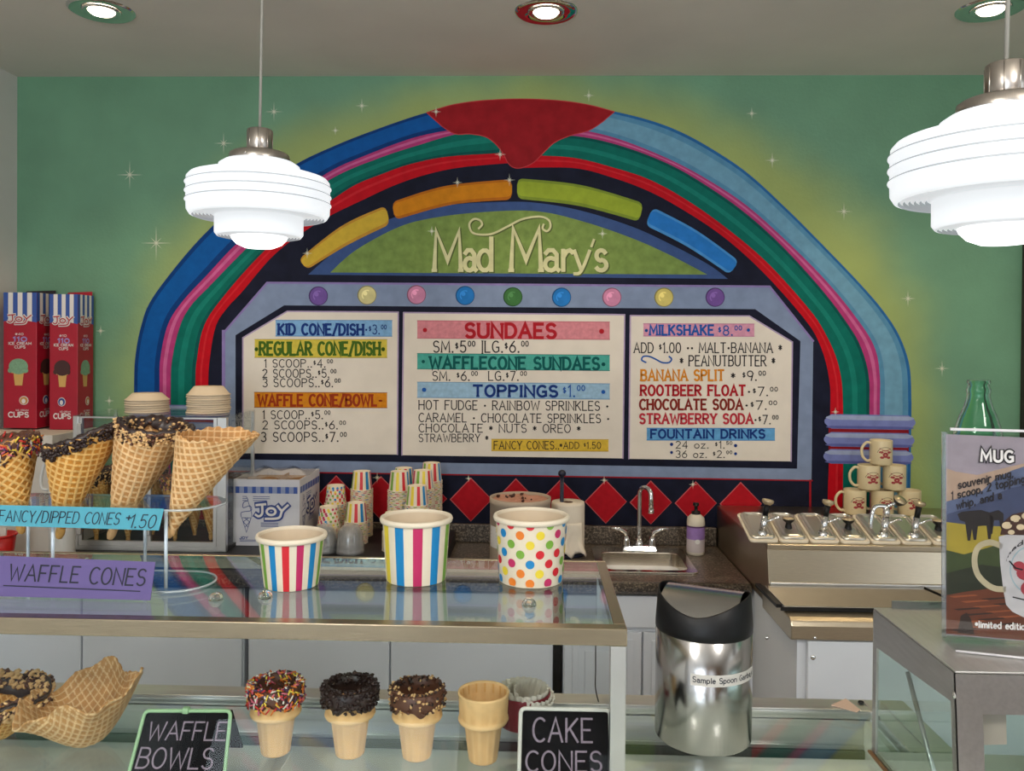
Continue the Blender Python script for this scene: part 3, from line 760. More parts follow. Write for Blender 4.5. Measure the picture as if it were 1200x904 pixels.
lipx = onY(612, 640, D-.03).x
mb = MB(); mb.box((XL+.004, D-.026, CZ), (XS-.0, D-.004, onY(690, 617, D-.026).z)); mb.build('back_lip', gran, wt_, bevel=.004)

# white units under the worktop
YU = YF+.03
def px_x(px, py=770): return onY(px, py, YU).x
plinth = .10
def unit(name, label, cat, x0, x1, doors, drawer=False, panel=False, group=None, top=CZ-.042):
    t = thing(name, label, cat, ((x0+x1)/2, YU+.25, 0), group=group)
    MB().box((x0, YU+.02, plinth), (x1, D-.012, top)).build('body', white_lam, t)
    MB().box((x0+.01, YU+.07, 0), (x1-.01, D-.03, plinth)).build('plinth', dark_gap, t)
    dz1 = top-.012
    if drawer:
        zd = onY(800, 739, YU).z
        d = MB().box((x0+.006, YU, zd+.004), (x1-.006, YU+.02, dz1)).build('drawer', white_lam, t, bevel=.004)
        dz1 = zd-.010
    n = len(doors)-1
    for i in range(n):
        a, b = doors[i]+.003, doors[i+1]-.003
        d = MB().box((a, YU, plinth+.01), (b, YU+.02, dz1)).build('door', white_lam, t, bevel=.003)
        if panel:
            i0, i1, j0, j1 = a+.05, b-.05, plinth+.07, dz1-.045
            o_ = [(a+.028, YU-.006, plinth+.045), (b-.028, YU-.006, plinth+.045), (b-.028, YU-.006, dz1-.024), (a+.028, YU-.006, dz1-.024)]
            n_ = [(i0, YU-.006, j0), (i1, YU-.006, j0), (i1, YU-.006, j1), (i0, YU-.006, j1)]
            MB().frame(o_, n_, (0, .006, 0)).build('moulding', white_lam, d, bevel=.002)
            MB().box((i0+.02, YU-.004, j0+.02), (i1-.02, YU, j1-.02)).build('raised_panel', white_lam, d, bevel=.0035)
    return t
xa, xb, xc, xd, xe = px_x(284), px_x(290), px_x(457), px_x(648), px_x(660)
xend = px_x(846)
unit('base_cabinet', 'white flat-fronted base unit under the worktop, furthest left below the cone cabinet', 'cabinet', XL+.006, xa, [XL+.006, (XL+xa)/2, xa])
unit('base_cabinet', 'white flat two-door base unit under the worktop below the stacked paper cups', 'cabinet', xb, xd, [xb, xc, xd])
unit('base_cabinet', 'white panelled cabinet with drawer front under the sink', 'cabinet', xe, xend, [xe, (xe+xend)/2, xend], True, True)
MB().box((xd+.004, YU+.06, 0), (xe-.004, D-.05, CZ-.05)).build('shade', dark_gap)  # near-black box painting the shade of the open gap between the units
tag(bpy.data.objects['shade'], 'dark filler strip between the flat white units and the sink cabinet', 'filler strip')
bpy.data.objects['shade'].name = 'shade_strip'

# ------------------------------------------------------------------ sink and tap
snk = thing('sink', 'small stainless steel drop-in hand sink set in the granite worktop', 'sink', ((sx0+sx1)/2, (sy0+sy1)/2, CZ))
def rrect(x0, y0, x1, y1, r, z, n=5):
    out = []
    for cx, cy, a0 in ((x1-r, y1-r, 0), (x0+r, y1-r, 90), (x0+r, y0+r, 180), (x1-r, y0+r, 270)):
        out += [Vector((cx+r*math.cos(math.radians(a0+90*i/n)), cy+r*math.sin(math.radians(a0+90*i/n)), z)) for i in range(n+1)]
    return out
bx0, bx1, by0, by1 = sx0+.03, sx1-.03, sy0+.028, sy1-.075
mb = MB(); mb.frame(rrect(sx0, sy0, sx1, sy1, .02, CZ), rrect(bx0, by0, bx1, by1, .035, CZ), (0, 0, .007)); mb.build('rim', steel_s, snk, bevel=.002)
mb = MB(); loops = [rrect(bx0, by0, bx1, by1, .035, CZ+.004), rrect(bx0+.004, by0+.004, bx1-.004, by1-.004, .035, CZ-.05), rrect(bx0+.012, by0+.012, bx1-.012, by1-.012, .04, CZ-.12), rrect(bx0+.05, by0+.05, bx1-.05, by1-.05, .04, CZ-.135)]
n = len(loops[0]); base = 0
for l in loops: mb.v += l
for i in range(len(loops)-1):
    for k2 in range(n): mb.face((i*n+k2, i*n+(k2+1) % n, (i+1)*n+(k2+1) % n, (i+1)*n+k2), 0, True)
mb.face([3*n+i for i in range(n)], 0)
mb.build('bowl', steel_s, snk)
mb = MB(); mb.lathe([(.0001, CZ-.131), (.022, CZ-.131), (.024, CZ-.134)], ((bx0+bx1)/2, (by0+by1)/2, 0), 20); mb.build('drain', chrome, snk)
tp = onZ(748, 652, CZ+.012); ty = sy1-.035; tx_ = onY(749, 645, ty).x
fau = thing('faucet', 'chrome gooseneck tap with two lever handles on the back of the sink', 'faucet', (tx_, ty, CZ+.007))
z = CZ+.007; mm = mpp(ty)
MB().hexa([(tx_-.068, ty-.024, z), (tx_+.068, ty-.024, z), (tx_+.068, ty+.024, z), (tx_-.068, ty+.024, z), (tx_-.06, ty-.017, z+.02), (tx_+.06, ty-.017, z+.02), (tx_+.06, ty+.017, z+.02), (tx_-.06, ty+.017, z+.02)]).build('base_plate', chrome, fau, bevel=.004)
zt = onY(752, 572, ty).z
pts = [(tx_, ty, z+.018), (tx_, ty, z+.06), (tx_, ty, zt-.02)]
for i in range(1, 9):
    a = PI*i/9; pts.append((tx_+.026*(1-math.cos(a))*.7, ty-.045*(1-math.cos(a))*.6, zt-.02+.026*math.sin(a)))
pts += [(tx_+.0365, ty-.055, zt-.04), (tx_+.037, ty-.056, zt-.07)]
mb = MB(); mb.tube(pts, [.009]*len(pts), 14); mb.build('spout', chrome, fau)
mb = MB(); mb.lathe([(.0001, .03), (.012, .028), (.015, 0)], (tx_, ty, z+.018), 18); mb.build('spout_collar', chrome, fau)
mb = MB(); mb.tube([pts[-1], (pts[-1][0], pts[-1][1], pts[-1][2]-.016)], .0108, 14); mb.build('aerator', chrome, fau)
for sgn in (-1, 1):
    hxx = tx_+sgn*.05
    mb = MB(); mb.lathe([(.016, 0), (.014, .02), (.011, .035), (.0001, .038)], (hxx, ty, z+.018), 18)
    mb.tube([(hxx, ty, z+.045), (hxx+sgn*.006, ty-.004, z+.07), (hxx+sgn*.03, ty-.01, z+.083), (hxx+sgn*.06, ty-.014, z+.086)], [.010, .009, .0075, .006], 12)
    mb.build('lever_handle', chrome, fau)

# soap bottle
sp = stand(815, 652, CZ, .032); mm = mpp(sp.y)
r = 10.3*mm
so = thing('soap_bottle', 'white and purple hand soap bottle with black pump beside the sink', 'soap bottle', sp)
h = (652-606)*mm
MB().lathe([(.0001, 0), (r*.94, 0), (r, .006), (r, h*.82), (r*.93, h*.93), (r*.6, h), (r*.45, h+.004)], sp, 28, mis=[0, 0, 0, 0, 0, 0]).build('bottle', mat('soap_white', rgb(214, 206, 190), .35), so)
lb = MB(); lb.lathe([(r+.0006, .012), (r+.0006, h*.40), (r+.0006, h*.70), (r+.0006, h*.74)], sp, 28, mis=[0, 1, 2]); lb.build('label_band', [mat('soap_pale', rgb(196, 186, 190), .4), mat('soap_lilac', rgb(150, 118, 184), .4, noise=.12, nscale=60), mat('soap_plum', rgb(84, 44, 96), .4)], so)
lb2 = MB(); fs = lambda a, b: Vector((sp.x+(r+.0012)*math.sin(a), sp.y-(r+.0012)*math.cos(a), sp.z+b))
disc(lb2, .02, h*.36, .28, fs, 0, 14, .009); 
lb2.build('label_mark', [mat('label_white', rgb(226, 224, 222), .5), mat('label_ink', rgb(70, 58, 90), .5)], so)
mb = MB(); mb.lathe([(r*.5, h), (r*.5, h+.012), (r*.2, h+.014), (r*.2, h+.034), (r*.34, h+.035), (r*.34, h+.045), (.0001, h+.046)], sp, 18)
mb.tube([(sp.x, sp.y, sp.z+h+.04), (sp.x-.006, sp.y-.022, sp.z+h+.036)], .005, 8); mb.build('pump', black_pl, so)

# ------------------------------------------------------------------ ice cream tub and paper towel
tp = stand(609, 668, CZ, .1); Y = tp.y; mm = mpp(Y); r = 36*mm
zt = onY(609, 582.5, Y).z
tub = thing('ice_cream_tub', 'round kraft cardboard ice cream tub open at the top, behind the dotted paper cup', 'tub', tp)
hh = zt-CZ
kraft = mat('tub_board', rgb(176, 160, 142), .7, noise=.06, nscale=12)
MB().lathe([(.0001, 0), (r*.97, 0), (r*.985, .01), (r*.985, hh-.022), (r, hh-.021), (r, hh), (r*.95, hh), (r*.95, hh-.012)], tp, 48, smooth=True).build('container', kraft, tub)
cr_ = MB(); cr_.grid(lambda i, j: tp+Vector(((r*.955*j/9)*math.cos(2*PI*i/36), (r*.955*j/9)*math.sin(2*PI*i/36), hh-.010+.003*math.sin(i*1.3+j)+.002*math.cos(j*2.2+i*.4))), 36, 10, closed=True)
cr_.build('ice_cream', mat('pink_chocolate', rgb(190, 138, 118), .6, noise=.2, nscale=30), tub)
cb = MB()
for i in range(11):
    a = random.uniform(0, 2*PI); q = r*.7*random.random()**.7; cb.blob(tp+Vector((q*math.cos(a)-.01, q*math.sin(a), hh-.003)), random.uniform(.003, .007), 0, .4)
tag(cb.build('chocolate_crumbs', mat('choc_crumb', rgb(70, 42, 34), .7), tub), kind='stuff')
lb = MB(); ft = lambda a, b: Vector((tp.x+(r*.985+.001)*math.sin(a), tp.y-(r*.985+.001)*math.cos(a), tp.z+b))
for i in range(6): 
    a0, a1 = -1.25+i*.08, -1.25+(i+1)*.08; lb.poly([ft(a0, hh*.28), ft(a1, hh*.28), ft(a1, hh*.6), ft(a0, hh*.6)], 0)
for i in range(5): ribbon(lb, [(-1.2, hh*(.32+.05*i)), (-.86, hh*(.32+.05*i))], .002, ft, 1)
lb.build('sticker', [mat('label_white', rgb(226, 224, 222), .5), mat('sticker_blue', rgb(70, 96, 150), .5)], tub)

pc = stand(665, 655, CZ, .07); Y = pc.y; mm = mpp(Y); r = 19.5*mm
zt = onY(665, 588, Y).z
hold = thing('towel_holder', 'upright paper towel holder with a navy speckled rod standing out of the roll', 'towel holder', pc)
navy_sp = mat('speckled_navy', rgb(24, 30, 54), .35, noise=.9, nscale=160)
MB().lathe([(.0001, 0), (r*1.05, 0), (r*1.05, .008), (.0001, .012)], pc, 32).build('base', navy_sp, hold)
zk = onY(658, 555, Y).z; kx = onY(658.5, 570, Y).x
MB().tube([(kx, Y, CZ+.01), (kx, Y, zk-.01)], .0075, 14).build('rod', navy_sp, hold)
MB().ball((kx, Y, zk), .0155, sc=(1, 1, .9)).build('knob', navy_sp, hold)
paper = mat('paper_towel', rgb(226, 216, 200), .85, noise=.04, nscale=20, bump=.35, bscale=120)
ro = thing('paper_towel_roll', 'white paper towel roll with a loose crumpled end, on its navy holder', 'paper towel', (pc.x, pc.y, CZ+.014))
hz = zt-CZ-.014
mb = MB(); mb.lathe([(.019, 0), (r, 0), (r*1.01, .01), (r*1.0, hz-.01), (r*.97, hz), (.019, hz-.002)], (pc.x, pc.y, CZ+.014), 40); mb.build('roll', paper, ro)
mb = MB(); mb.lathe([(.019, hz-.001), (.0185, 0), ], (pc.x, pc.y, CZ+.014), 24); mb.build('core_tube', mat('core_card', rgb(120, 92, 70), .8), ro)
sh = MB()
def sheet(i, j):
    a = -.35+i/11*1.25; u = j/9
    z = CZ+.014+hz*.62*(1-u)+.001
    rr = r+.004+.035*u*u*(.6+.4*math.sin(i*.9))+.006*math.sin(i*1.7+j*.8)*u
    return Vector((pc.x+rr*math.sin(a)+.004*u*math.sin(j), pc.y-rr*math.cos(a), max(z+.012*u*math.sin(i*1.1), CZ+.004)))
sh.grid(sheet, 12, 10); so_ = sh.build('loose_sheet', paper, ro); sd = so_.modifiers.new('thick', 'SOLIDIFY'); sd.thickness = .001
# ------------------------------------------------------------------ stainless topping station
TZ = EYE-.616
yb = onZ(950, 600, TZ).y; yb = min(yb, D-.012)
yf = onZ(960, 639, TZ).y
xl = onZ(836, 598, TZ).x
xl2 = onZ(868, 638.5, TZ).x
xr = 2.3
xl = max(xl, XS+.004) if False else xl
SX = XS+.004
st = thing('topping_station', 'stainless steel topping rail and prep fridge in the corner right of the sink', 'prep station', ((SX+xr)/2, 2.7, 0))
zl = EYE-.735                                # lid shelf
yfront = onZ(950, 721, zl).y
zlow = onY(950, 752, yfront).z
# sloping lid deck, flat shelf behind it
px0 = onY(878.5, 637, yf).x
pw = onY(987, 637, yf).x-onY(951, 637, yf).x
zfb = onY(950, 684, yf-.012).z
ZB = EYE-.560; YB = onZ(960, 603.5, ZB).y
tilt = math.atan2(ZB-TZ, YB-yf); plen = math.hypot(ZB-TZ, YB-yf)
ZD = EYE-.634
prof = [(yf-.02, zfb), (yf, TZ-.016), (YB-.006, ZB-.016), (YB-.006, ZD-.004), (D-.006, ZD-.004), (D-.006, zlow+.002), (yf-.02, zlow+.002)]
MB().prism([(SX, y, z) for y, z in prof], (xr-SX, 0, 0)).build('rail_body', steel, st, bevel=.002)
MB().prism([(SX, y, z) for y, z in ((yf-.004, TZ-.0155), (yf-.004, TZ), (YB, ZB), (YB+.004, ZB-.002), (YB+.004, ZD), (D-.006, ZD), (D-.006, ZD-.0035), (YB-.0055, ZD-.0035), (YB-.0055, ZB-.0157))], (xr-SX, 0, 0)).build('top_deck', steel, st, bevel=.0015)
MB().box((SX+.003, yf-.03, zfb-.008), (xr, yf-.016, zfb+.006)).build('rail_trim', alu, st, bevel=.003)
# folding lid shelf, gasket and nosing
lx = onZ(886, 688, zl).x
ylb, yll = yf-.035, onZ(950, 711, zl).y
MB().box((lx+.03, yll, zl-.006), (xr, ylb, zl)).build('lid', steel_s, st, bevel=.002)
seamx = onZ(1100, 700, zl).x
MB().tube([(seamx, ylb, zl+.002), (seamx+.04, yll, zl+.002)], .002, 6).build('lid_seam', dark_gap, st)
MB().box((lx+.02, yll-.006, zl-.012), (xr, yll-.001, zl-.002)).build('gasket', dark_gap, st)
MB().prism([(lx+.002, ylb, zl-.004), (lx+.018, ylb, zl-.004), (lx+.024, yll-.004, zl-.004), (lx+.008, yll-.004, zl-.004)], (0, 0, .01)).build('side_gasket', black_pl, st)
mb = MB()
ylb = yf-.021
prof = [(ylb, zl-.016), (yfront+.02, zl-.012), (yfront+.006, zl-.018), (yfront, zl-.032), (yfront, zlow+.004), (yfront+.012, zlow), (ylb, zlow)]
mb.prism([(SX-.02, y, z) for y, z in prof], (xr-SX+.02, 0, 0)); mb.build('front_nosing', steel, st, bevel=.004)
MB().box((SX+.006, yfront+.03, .08), (xr, D-.012, zlow-.001)).build('fridge_body', white_lam, st)
MB().box((SX+.03, yfront+.012, .12), (xr, yfront+.03, zlow-.004)).build('fridge_front', white_lam, st, bevel=.003)
MB().box((SX+.03, yfront+.07, 0), (xr, D-.05, .08)).build('plinth', dark_gap, st)
for px, py in ((953, 771),):
    p = onY(px, py, yfront+.012); MB().lathe([(.0001, .003), (.006, .002), (.0075, 0)], p, 14, M=Rx(PI/2)).build('screw', chrome, st)
for px in (899, 955):
    p = onY(px, 748, yfront); MB().lathe([(.0001, .0025), (.004, .0015), (.005, 0)], p, 12, M=Rx(PI/2)).build('rivet', chrome, st)

# pans, lids and pumps
pan_w = mat('pan_white', rgb(226, 214, 192), .35)
lid_m = mat('pan_lid_steel', (.62, .58, .50), .30, .85)
knob_t = mat('knob_tan', rgb(196, 178, 146), .25, .6)
kinds = ['pump', 'knob', 'pump', 'knob', 'lever', 'pump', 'knob']
descr = ['leftmost topping pan, with a straight chrome pump in its ridged steel lid', 'steel-lidded topping pan with a round knob, second from the left end of the rail',
  'topping pan with a chrome pump, between the two nearest knobbed lids on the left', 'steel-lidded topping pan with a round knob, directly left of the lever-handled pump',
  'topping pan whose chrome pump has a loop and tall lever handle', 'topping pan with a chrome pump just right of the lever-handled pump', 'knob-lidded topping pan at the right, half hidden by the mug sign']
for i, kd in enumerate(kinds):
    x0, x1 = -pw/2+.002, pw/2-.002; cx = 0; y0, y1 = .006, plen-.012
    t = thing('topping_pan', descr[i], 'topping pan', (px0+pw*(i+.5), yf, TZ+.0004)); t.rotation_euler = (tilt, 0, 0)
    inv = Rx(-tilt)
    bl = lambda mb, nm, mm_: mb.build(nm, mm_, t, local=True)
    mb = MB(); mb.prism(rrect(x0, y0, x1, y1, .012, 0), (0, 0, .009)); o_ = bl(mb, 'pan_rim', pan_w); o_.modifiers.new('bevel', 'BEVEL').width = .002
    mb = MB(); zl_ = .0095
    for q, (ins, zz) in enumerate(((.006, 0), (.007, .006), (.013, .009), (.016, .0055), (.023, .0085), (.025, .006))):
        mb.v += rrect(x0+ins, y0+ins+.002, x1-ins, y1-ins, .018 if q < 3 else .012, zl_+zz)
    n = 24
    for q in range(5):
        for k2 in range(n): mb.face((q*n+k2, q*n+(k2+1) % n, (q+1)*n+(k2+1) % n, (q+1)*n+k2), 0, q in (0, 1))
    mb.face([5*n+k2 for k2 in range(n)], 0, False); bl(mb, 'lid', lid_m)
    zc = zl_+.006
    if kd == 'knob':
        c = Vector((0, .080, zc)); M_ = inv
        k0 = MB(); k0.lathe([(.012, -.004), (.010, .006), (.008, .014), (.017, .022), (.0195, .028)], c, 20, M=M_); bl(k0, 'knob_base', black_pl)
        bl(MB().lathe([(.0195, .028), (.018, .032), (.012, .0345), (.0001, .035)], c, 20, M=M_), 'knob_cap', knob_t)
    else:
        b0 = Vector((0, .040, zc)); W = lambda x, y, z: b0+inv @ Vector((x, y, z))
        big = kd == 'lever'; tip = W(.018, .004, .098); mid = W(.010, .002, .056)
        mb = MB(); mb.lathe([(.017, -.006), (.015, .006), (.011, .01)], b0, 18, M=inv)
        mb.tube([b0, mid], [.0115, .0105], 16); bl(mb, 'pump_body', chrome)
        if not big:
            mb = MB(); mb.tube([mid, b0.lerp(tip, .93)], [.0085, .0095], 14); bl(mb, 'pump_stem', black_pl)
            M_ = Vector((0, 0, 1)).rotation_difference((tip-b0).normalized()).to_matrix()
            bl(MB().lathe([(.009, -.008), (.017, -.002), (.019, .004), (.017, .009), (.0001, .011)], tip, 20, M=M_), 'pump_knob', knob_t)
        else:
            top = W(.014, .01, .088)
            mb = MB(); mb.tube([mid, top], [.012, .009], 14)
            mb.tube(catmull([tuple(W(-.040, .0, .020)), tuple(W(-.036, .002, .06)), tuple(W(-.022, .006, .088)), tuple(top)], 5), .0065, 10); bl(mb, 'pump_arm', chrome)
            kp = W(.060, .02, .108)
            bl(MB().tube([top, top.lerp(kp, .5)+Vector((0, 0, -.002)), kp], [.006, .0055, .005], 10), 'pump_stem', chrome)
            M_ = inv @ Ry(.35) @ Rx(.5)
            bl(MB().lathe([(.008, -.02), (.019, -.006), (.021, 0)], kp, 20, M=M_), 'knob_base', black_pl)
            bl(MB().lathe([(.021, 0), (.02, .004), (.0001, .007)], kp, 20, M=M_), 'pump_knob', knob_t)
        sp_ = W(.006, 0, .034)
        bl(MB().tube([sp_, sp_+inv @ Vector((.022, -.004, .010)), sp_+inv @ Vector((.042, -.008, .019)), sp_+inv @ Vector((.046, -.009, .012))], [.005, .0042, .0038, .0036], 8), 'pump_spout', chrome)

# souvenir mugs in a pyramid
mug_c = mat('mug_cream', rgb(222, 206, 166), .3)
mg_red, mg_ink = mat('mug_red', rgb(160, 52, 56), .5), mat('mug_ink', rgb(56, 40, 40), .5)
MY = onZ(1002, 605, ZD).y+.040; mm = mpp(MY)
mr_, mh = 12.4*mm, 28.6*mm
def make_mug(c, label, yawm, hrot=0):
    t = thing('souvenir_mug', label, 'mug', c, yawm, 'souvenir mugs stacked on the topping station')
    pr = [(.0001, .003), (mr_*.8, .0), (mr_*.95, .002), (mr_, .008), (mr_, mh-.003), (mr_*.985, mh), (mr_*.93, mh-.002), (mr_*.92, .012), (.0001, .010)]
    MB().lathe(pr, (0, 0, 0), 36).build('cup', mug_c, t, local=True)
    hp = catmull([(-mr_*.96, 0, mh*.86), (-mr_*1.35, 0, mh*.88), (-mr_*1.75, 0, mh*.66), (-mr_*1.72, 0, mh*.36), (-mr_*1.35, 0, mh*.16), (-mr_*.96, 0, mh*.16)], 6)
    hp = [tuple(Rz(-hrot) @ Vector(q)) for q in hp]
    MB().tube(hp, .0052, 10).build('handle', mug_c, t, local=True)
    lg = MB(); lg.ref = Vector((0, -10, .05))
    def fn(a, b): return Vector((mr_*1.006*math.sin(a), -mr_*1.006*math.cos(a), b))
    u = mh/10
    def rb(p, w, mi): 
        ribbon(lg, p, w, lambda a, b: fn(a/mr_, b), mi)
    z0 = mh*.45
    rb([(math.cos(t_)*3.1*u, z0+math.sin(t_)*2.9*u) for t_ in [PI*.08+PI*.84*i/12 for i in range(13)]], .0007, 1)
    rb([(-2.6*u, z0-2.2*u), (2.6*u, z0-2.2*u)], .0008, 1)
    rb([(-2.2*u, z0+2.4*u), (-1.0*u, z0+1.7*u), (0, z0+1.5*u), (1.0*u, z0+1.7*u), (2.2*u, z0+2.4*u)], .0015, 0)
    for x, z_, w, h_ in ((0, .8, 1.7, .9), (-1.6, .9, .9, .45), (1.6, .9, .9, .45), (0, -.1, 1.1, 1.0), (0, -.8, .8, .5), (-1.3, -1.2, .8, .5), (1.3, -1.2, .8, .5)):
        disc(lg, x*u, z0+z_*u, w*u, lambda a, b: fn(a/mr_, b), 0, 12, h_*u)
    rb([(-.7*u, z0+.6*u), (-.2*u, z0+.5*u)], .0006, 1); rb([(.2*u, z0+.5*u), (.7*u, z0+.6*u)], .0006, 1)
    lg.build('printed_logo', [mg_red, mg_ink], t, local=True)
    return t
def mpos(px, row): 
    p = onY(px, 600, MY); return Vector((p.x, MY, ZD+.0006+row*(mh+.0008)))
for px, row, lab, yw in ((1001.5, 0, 'cream mug with red cow-head logo, bottom left of the mug pyramid', .02), (1033.5, 0, 'cream mug at the bottom middle of the pyramid, behind the lever pump', .08), (1065.5, 0, 'cream mug at the bottom right of the pyramid', .05),
                   (1017.5, 1, 'cream mug in the middle row of the pyramid, left one', .03), (1047.5, 1, 'cream mug in the middle row of the pyramid, right one', -.18), (1031.5, 2, 'cream mug on the very top of the pyramid', .0)):
    make_mug(mpos(px, row), lab, yw, 0 if px in (1001.5, 1017.5, 1031.5) else .75)
# ------------------------------------------------------------------ pendant lamps and downlights
def emis(name, col, e, base=(.9, .9, .9), rough=.3): return mat(name, base, rough, emit=col, estr=e)
sh_w = emis('shade_glass_lit', (.93, .97, 1.0), PEND_E*.58, (.36, .37, .39))
sh_g = emis('shade_ridge', (.86, .92, 1.0), PEND_E*.16, (.34, .36, .38), .2)
sh_u = emis('shade_under', (.93, .97, 1.0), PEND_E*.42, (.4, .41, .43))
sh_b = emis('shade_bulb_lit', (.95, .98, 1.0), PEND_E*1.4)
nick = mat('brushed_nickel', (.45, .41, .37), .3, 1.0, noise=.08, nscale=30, stretch=(20, 20, 1))
def pendant(px, py_top, Y, u, label):
    p = onY(px, py_top, Y)           # top of the socket
    t = thing('pendant_lamp', label, 'pendant lamp', (p.x, Y, p.z-122*u), group=None)
    T = Vector((p.x, Y, p.z-28*u))
    MB().tube([(p.x, Y, p.z-.004), (p.x+.004, Y, (p.z+CEIL)/2), (p.x, Y, CEIL)], .0032, 8).build('cord', mat('cord_grey', rgb(150, 148, 140), .5), t)
    MB().lathe([(.0001, .0), (.055, 0), (.055, -.012), (.045, -.02), (.0001, -.02)], (p.x, Y, CEIL), 28).build('ceiling_cup', nick, t)
    mb = MB(); mb.lathe([(.0001, 28*u), (13.2*u, 28*u), (14.5*u, 27*u), (14.5*u, 0), (13*u, -1*u)], T, 32)
    for a in range(8):
        q = a*PI/4+.2; mb.tube([T+Vector((14.5*u*math.cos(q), 14.5*u*math.sin(q), 1*u)), T+Vector((14.5*u*math.cos(q), 14.5*u*math.sin(q), 26*u))], .55*u, 6)
    mb.build('socket', nick, t)
    mb = MB(); mb.lathe([(12*u, 1*u), (31*u, 0), (34*u, -2*u), (35.5*u, -12*u), (34.5*u, -13*u)], T, 44)
    mb.build('fitter', nick, t)
    for a in range(3):
        q = -PI/2-.12+a*2*PI/3; c = T+Vector((35.5*u*math.cos(q), 35.5*u*math.sin(q), -7*u)); MB().ball(c, 1.6*u).build('set_screw', nick, t)
    pr = [(33*u, -10*u, 0), (40*u, -11*u, 0), (46*u, -15*u, 0), (47*u, -20*u, 0), (47.5*u, -25*u, 0), (70*u, -27*u, 0), (78*u, -29.5*u, 0), (81*u, -33*u, 0), (81.2*u, -38*u, 0)]
    for zz in (-38, -48, -58):
        pr += [(81.4*u, zz*u, 1), (83.0*u, (zz-.7)*u, 1), (83.0*u, (zz-1.6)*u, 1), (81.4*u, (zz-2.2)*u, 0), (81.4*u, (zz-10)*u, 0)]
    pr = pr[:-1]+[(81*u, -70*u, 0), (78*u, -75*u, 0), (75*u, -76.2*u, 0)]
    rr = 75
    while rr > 53:
        pr += [(rr*u, -76*u, 1), ((rr-1.4)*u, -74.2*u, 1), ((rr-2.4)*u, -74.2*u, 2), ((rr-4)*u, -76*u, 2)]; rr -= 4
    pr += [(50.5*u, -74*u, 0), (50.5*u, -95*u, 0), (48*u, -98.5*u, 0), (46*u, -99*u, 2)]
    for q in range(4):
        r_ = 46-3.6*q; pr += [((r_-1)*u, -97.8*u, 1), ((r_-3.4)*u, -99*u, 2)]
    zs = [(p_[0], p_[1]) for p_ in pr]; ms = [p_[2] for p_ in pr][1:]
    MB().lathe(zs, T, 72, mis=ms).build('glass_shade', [sh_w, sh_g, sh_u], t)
    MB().lathe([(33*u, -97*u), (31*u, -102*u), (26*u, -107.5*u), (17*u, -111.5*u), (.0001, -113*u)], T, 48).build('glass_tip', sh_b, t)
    return t
pendant(304.5, 152, 1.737, 1.737/950, 'lit white stepped-glass pendant lamp at the left, hanging before the rainbow arch')
pendant(1179, 75, 1.158, 1.737/950*.985, 'lit white stepped-glass pendant lamp cut by the right edge, nearer and larger')
def downlight(px, py, label):
    p = onZ(px, py, CEIL-.004); t = thing('downlight', label, 'ceiling light', (p.x, p.y, CEIL-.02))
    c = Vector((p.x, p.y, CEIL))
    MB().lathe([(.103, 0), (.101, -.004), (.092, -.007), (.062, -.003), (.058, -.001)], c, 48).build('trim_ring', mat('mirror_trim', (.74, .74, .72), .05, 1.0), t)
    MB().lathe([(.059, -.0035), (.057, -.008), (.044, -.006), (.040, -.002)], c, 40).build('inner_ring', chrome, t)
    MB().lathe([(.041, -.004), (.034, -.011), (.018, -.0145), (.0001, -.0155)], c, 32).build('bulb', emis('warm_bulb', (1.0, .86, .66), 9), t)
    l = bpy.data.lights.new('downlight_beam', 'SPOT'); l.energy = DOWN_W*4; l.color = DOWN_COL; l.spot_size = math.radians(118); l.spot_blend = .7; l.shadow_soft_size = .04
    o = bpy.data.objects.new('downlight_beam', l); o.location = (p.x, p.y, CEIL-.03); COL.objects.link(o)
downlight(119, 13.5, 'recessed ceiling downlight at the left, over the red cup boxes')
downlight(640, 15, 'recessed ceiling downlight in the middle, above the keystone of the mural')
downlight(1161, 12, 'recessed ceiling downlight at the right, beside the nearer pendant cord')

# ------------------------------------------------------------------ waffle material and cones
waf = attr_mat('waffle', rgb(188, 136, 78), rgb(226, 190, 140), .7, .13, 50)
waf_d = attr_mat('waffle_golden', rgb(184, 122, 40), rgb(224, 180, 108), .7, .13, 50)
choc = mat('chocolate', rgb(44, 27, 24), .38)
choc_m = mat('milk_chocolate', rgb(92, 56, 40), .4)
nut = mat('chopped_nut', rgb(216, 176, 122), .7)
spr_c = [mat('sprinkle_'+n, rgb(*c), .45) for n, c in (('red', (200, 50, 44)), ('orange', (222, 120, 40)), ('yellow', (226, 196, 70)), ('white', (226, 220, 206)), ('pink', (206, 100, 120)), ('brown', (60, 34, 28)), ('purple', (84, 56, 96)))]
def lattice(x, y, p, w=.24):
    def t(a):
        f_ = abs((a/p) % 1-.5)*2          # 1 on a line
        return max(0, min(1, (f_-(1-w))/(w*.55)))
    return max(t(x), t(y))
def crumbs(mb, pts_fn, n, r, mats_n, jit=.45, rods=False):
    for _ in range(n):
        p, nrm = pts_fn(random.random(), random.random())
        if rods:
            d = Vector((random.gauss(0, 1), random.gauss(0, 1), random.gauss(0, 1))); d = (d-nrm*d.dot(nrm)*.7).normalized()
            mb.tube([p+nrm*r*.5-d*r*2.2, p+nrm*r*.5+d*r*2.2], r*.62, 5, random.randrange(mats_n))
        else:
            mb.blob(p+nrm*r*random.uniform(0, .7), r*random.uniform(.6, 1.25), random.randrange(mats_n), jit, (random.uniform(.7, 1.3), random.uniform(.7, 1.3), random.uniform(.7, 1.1)))
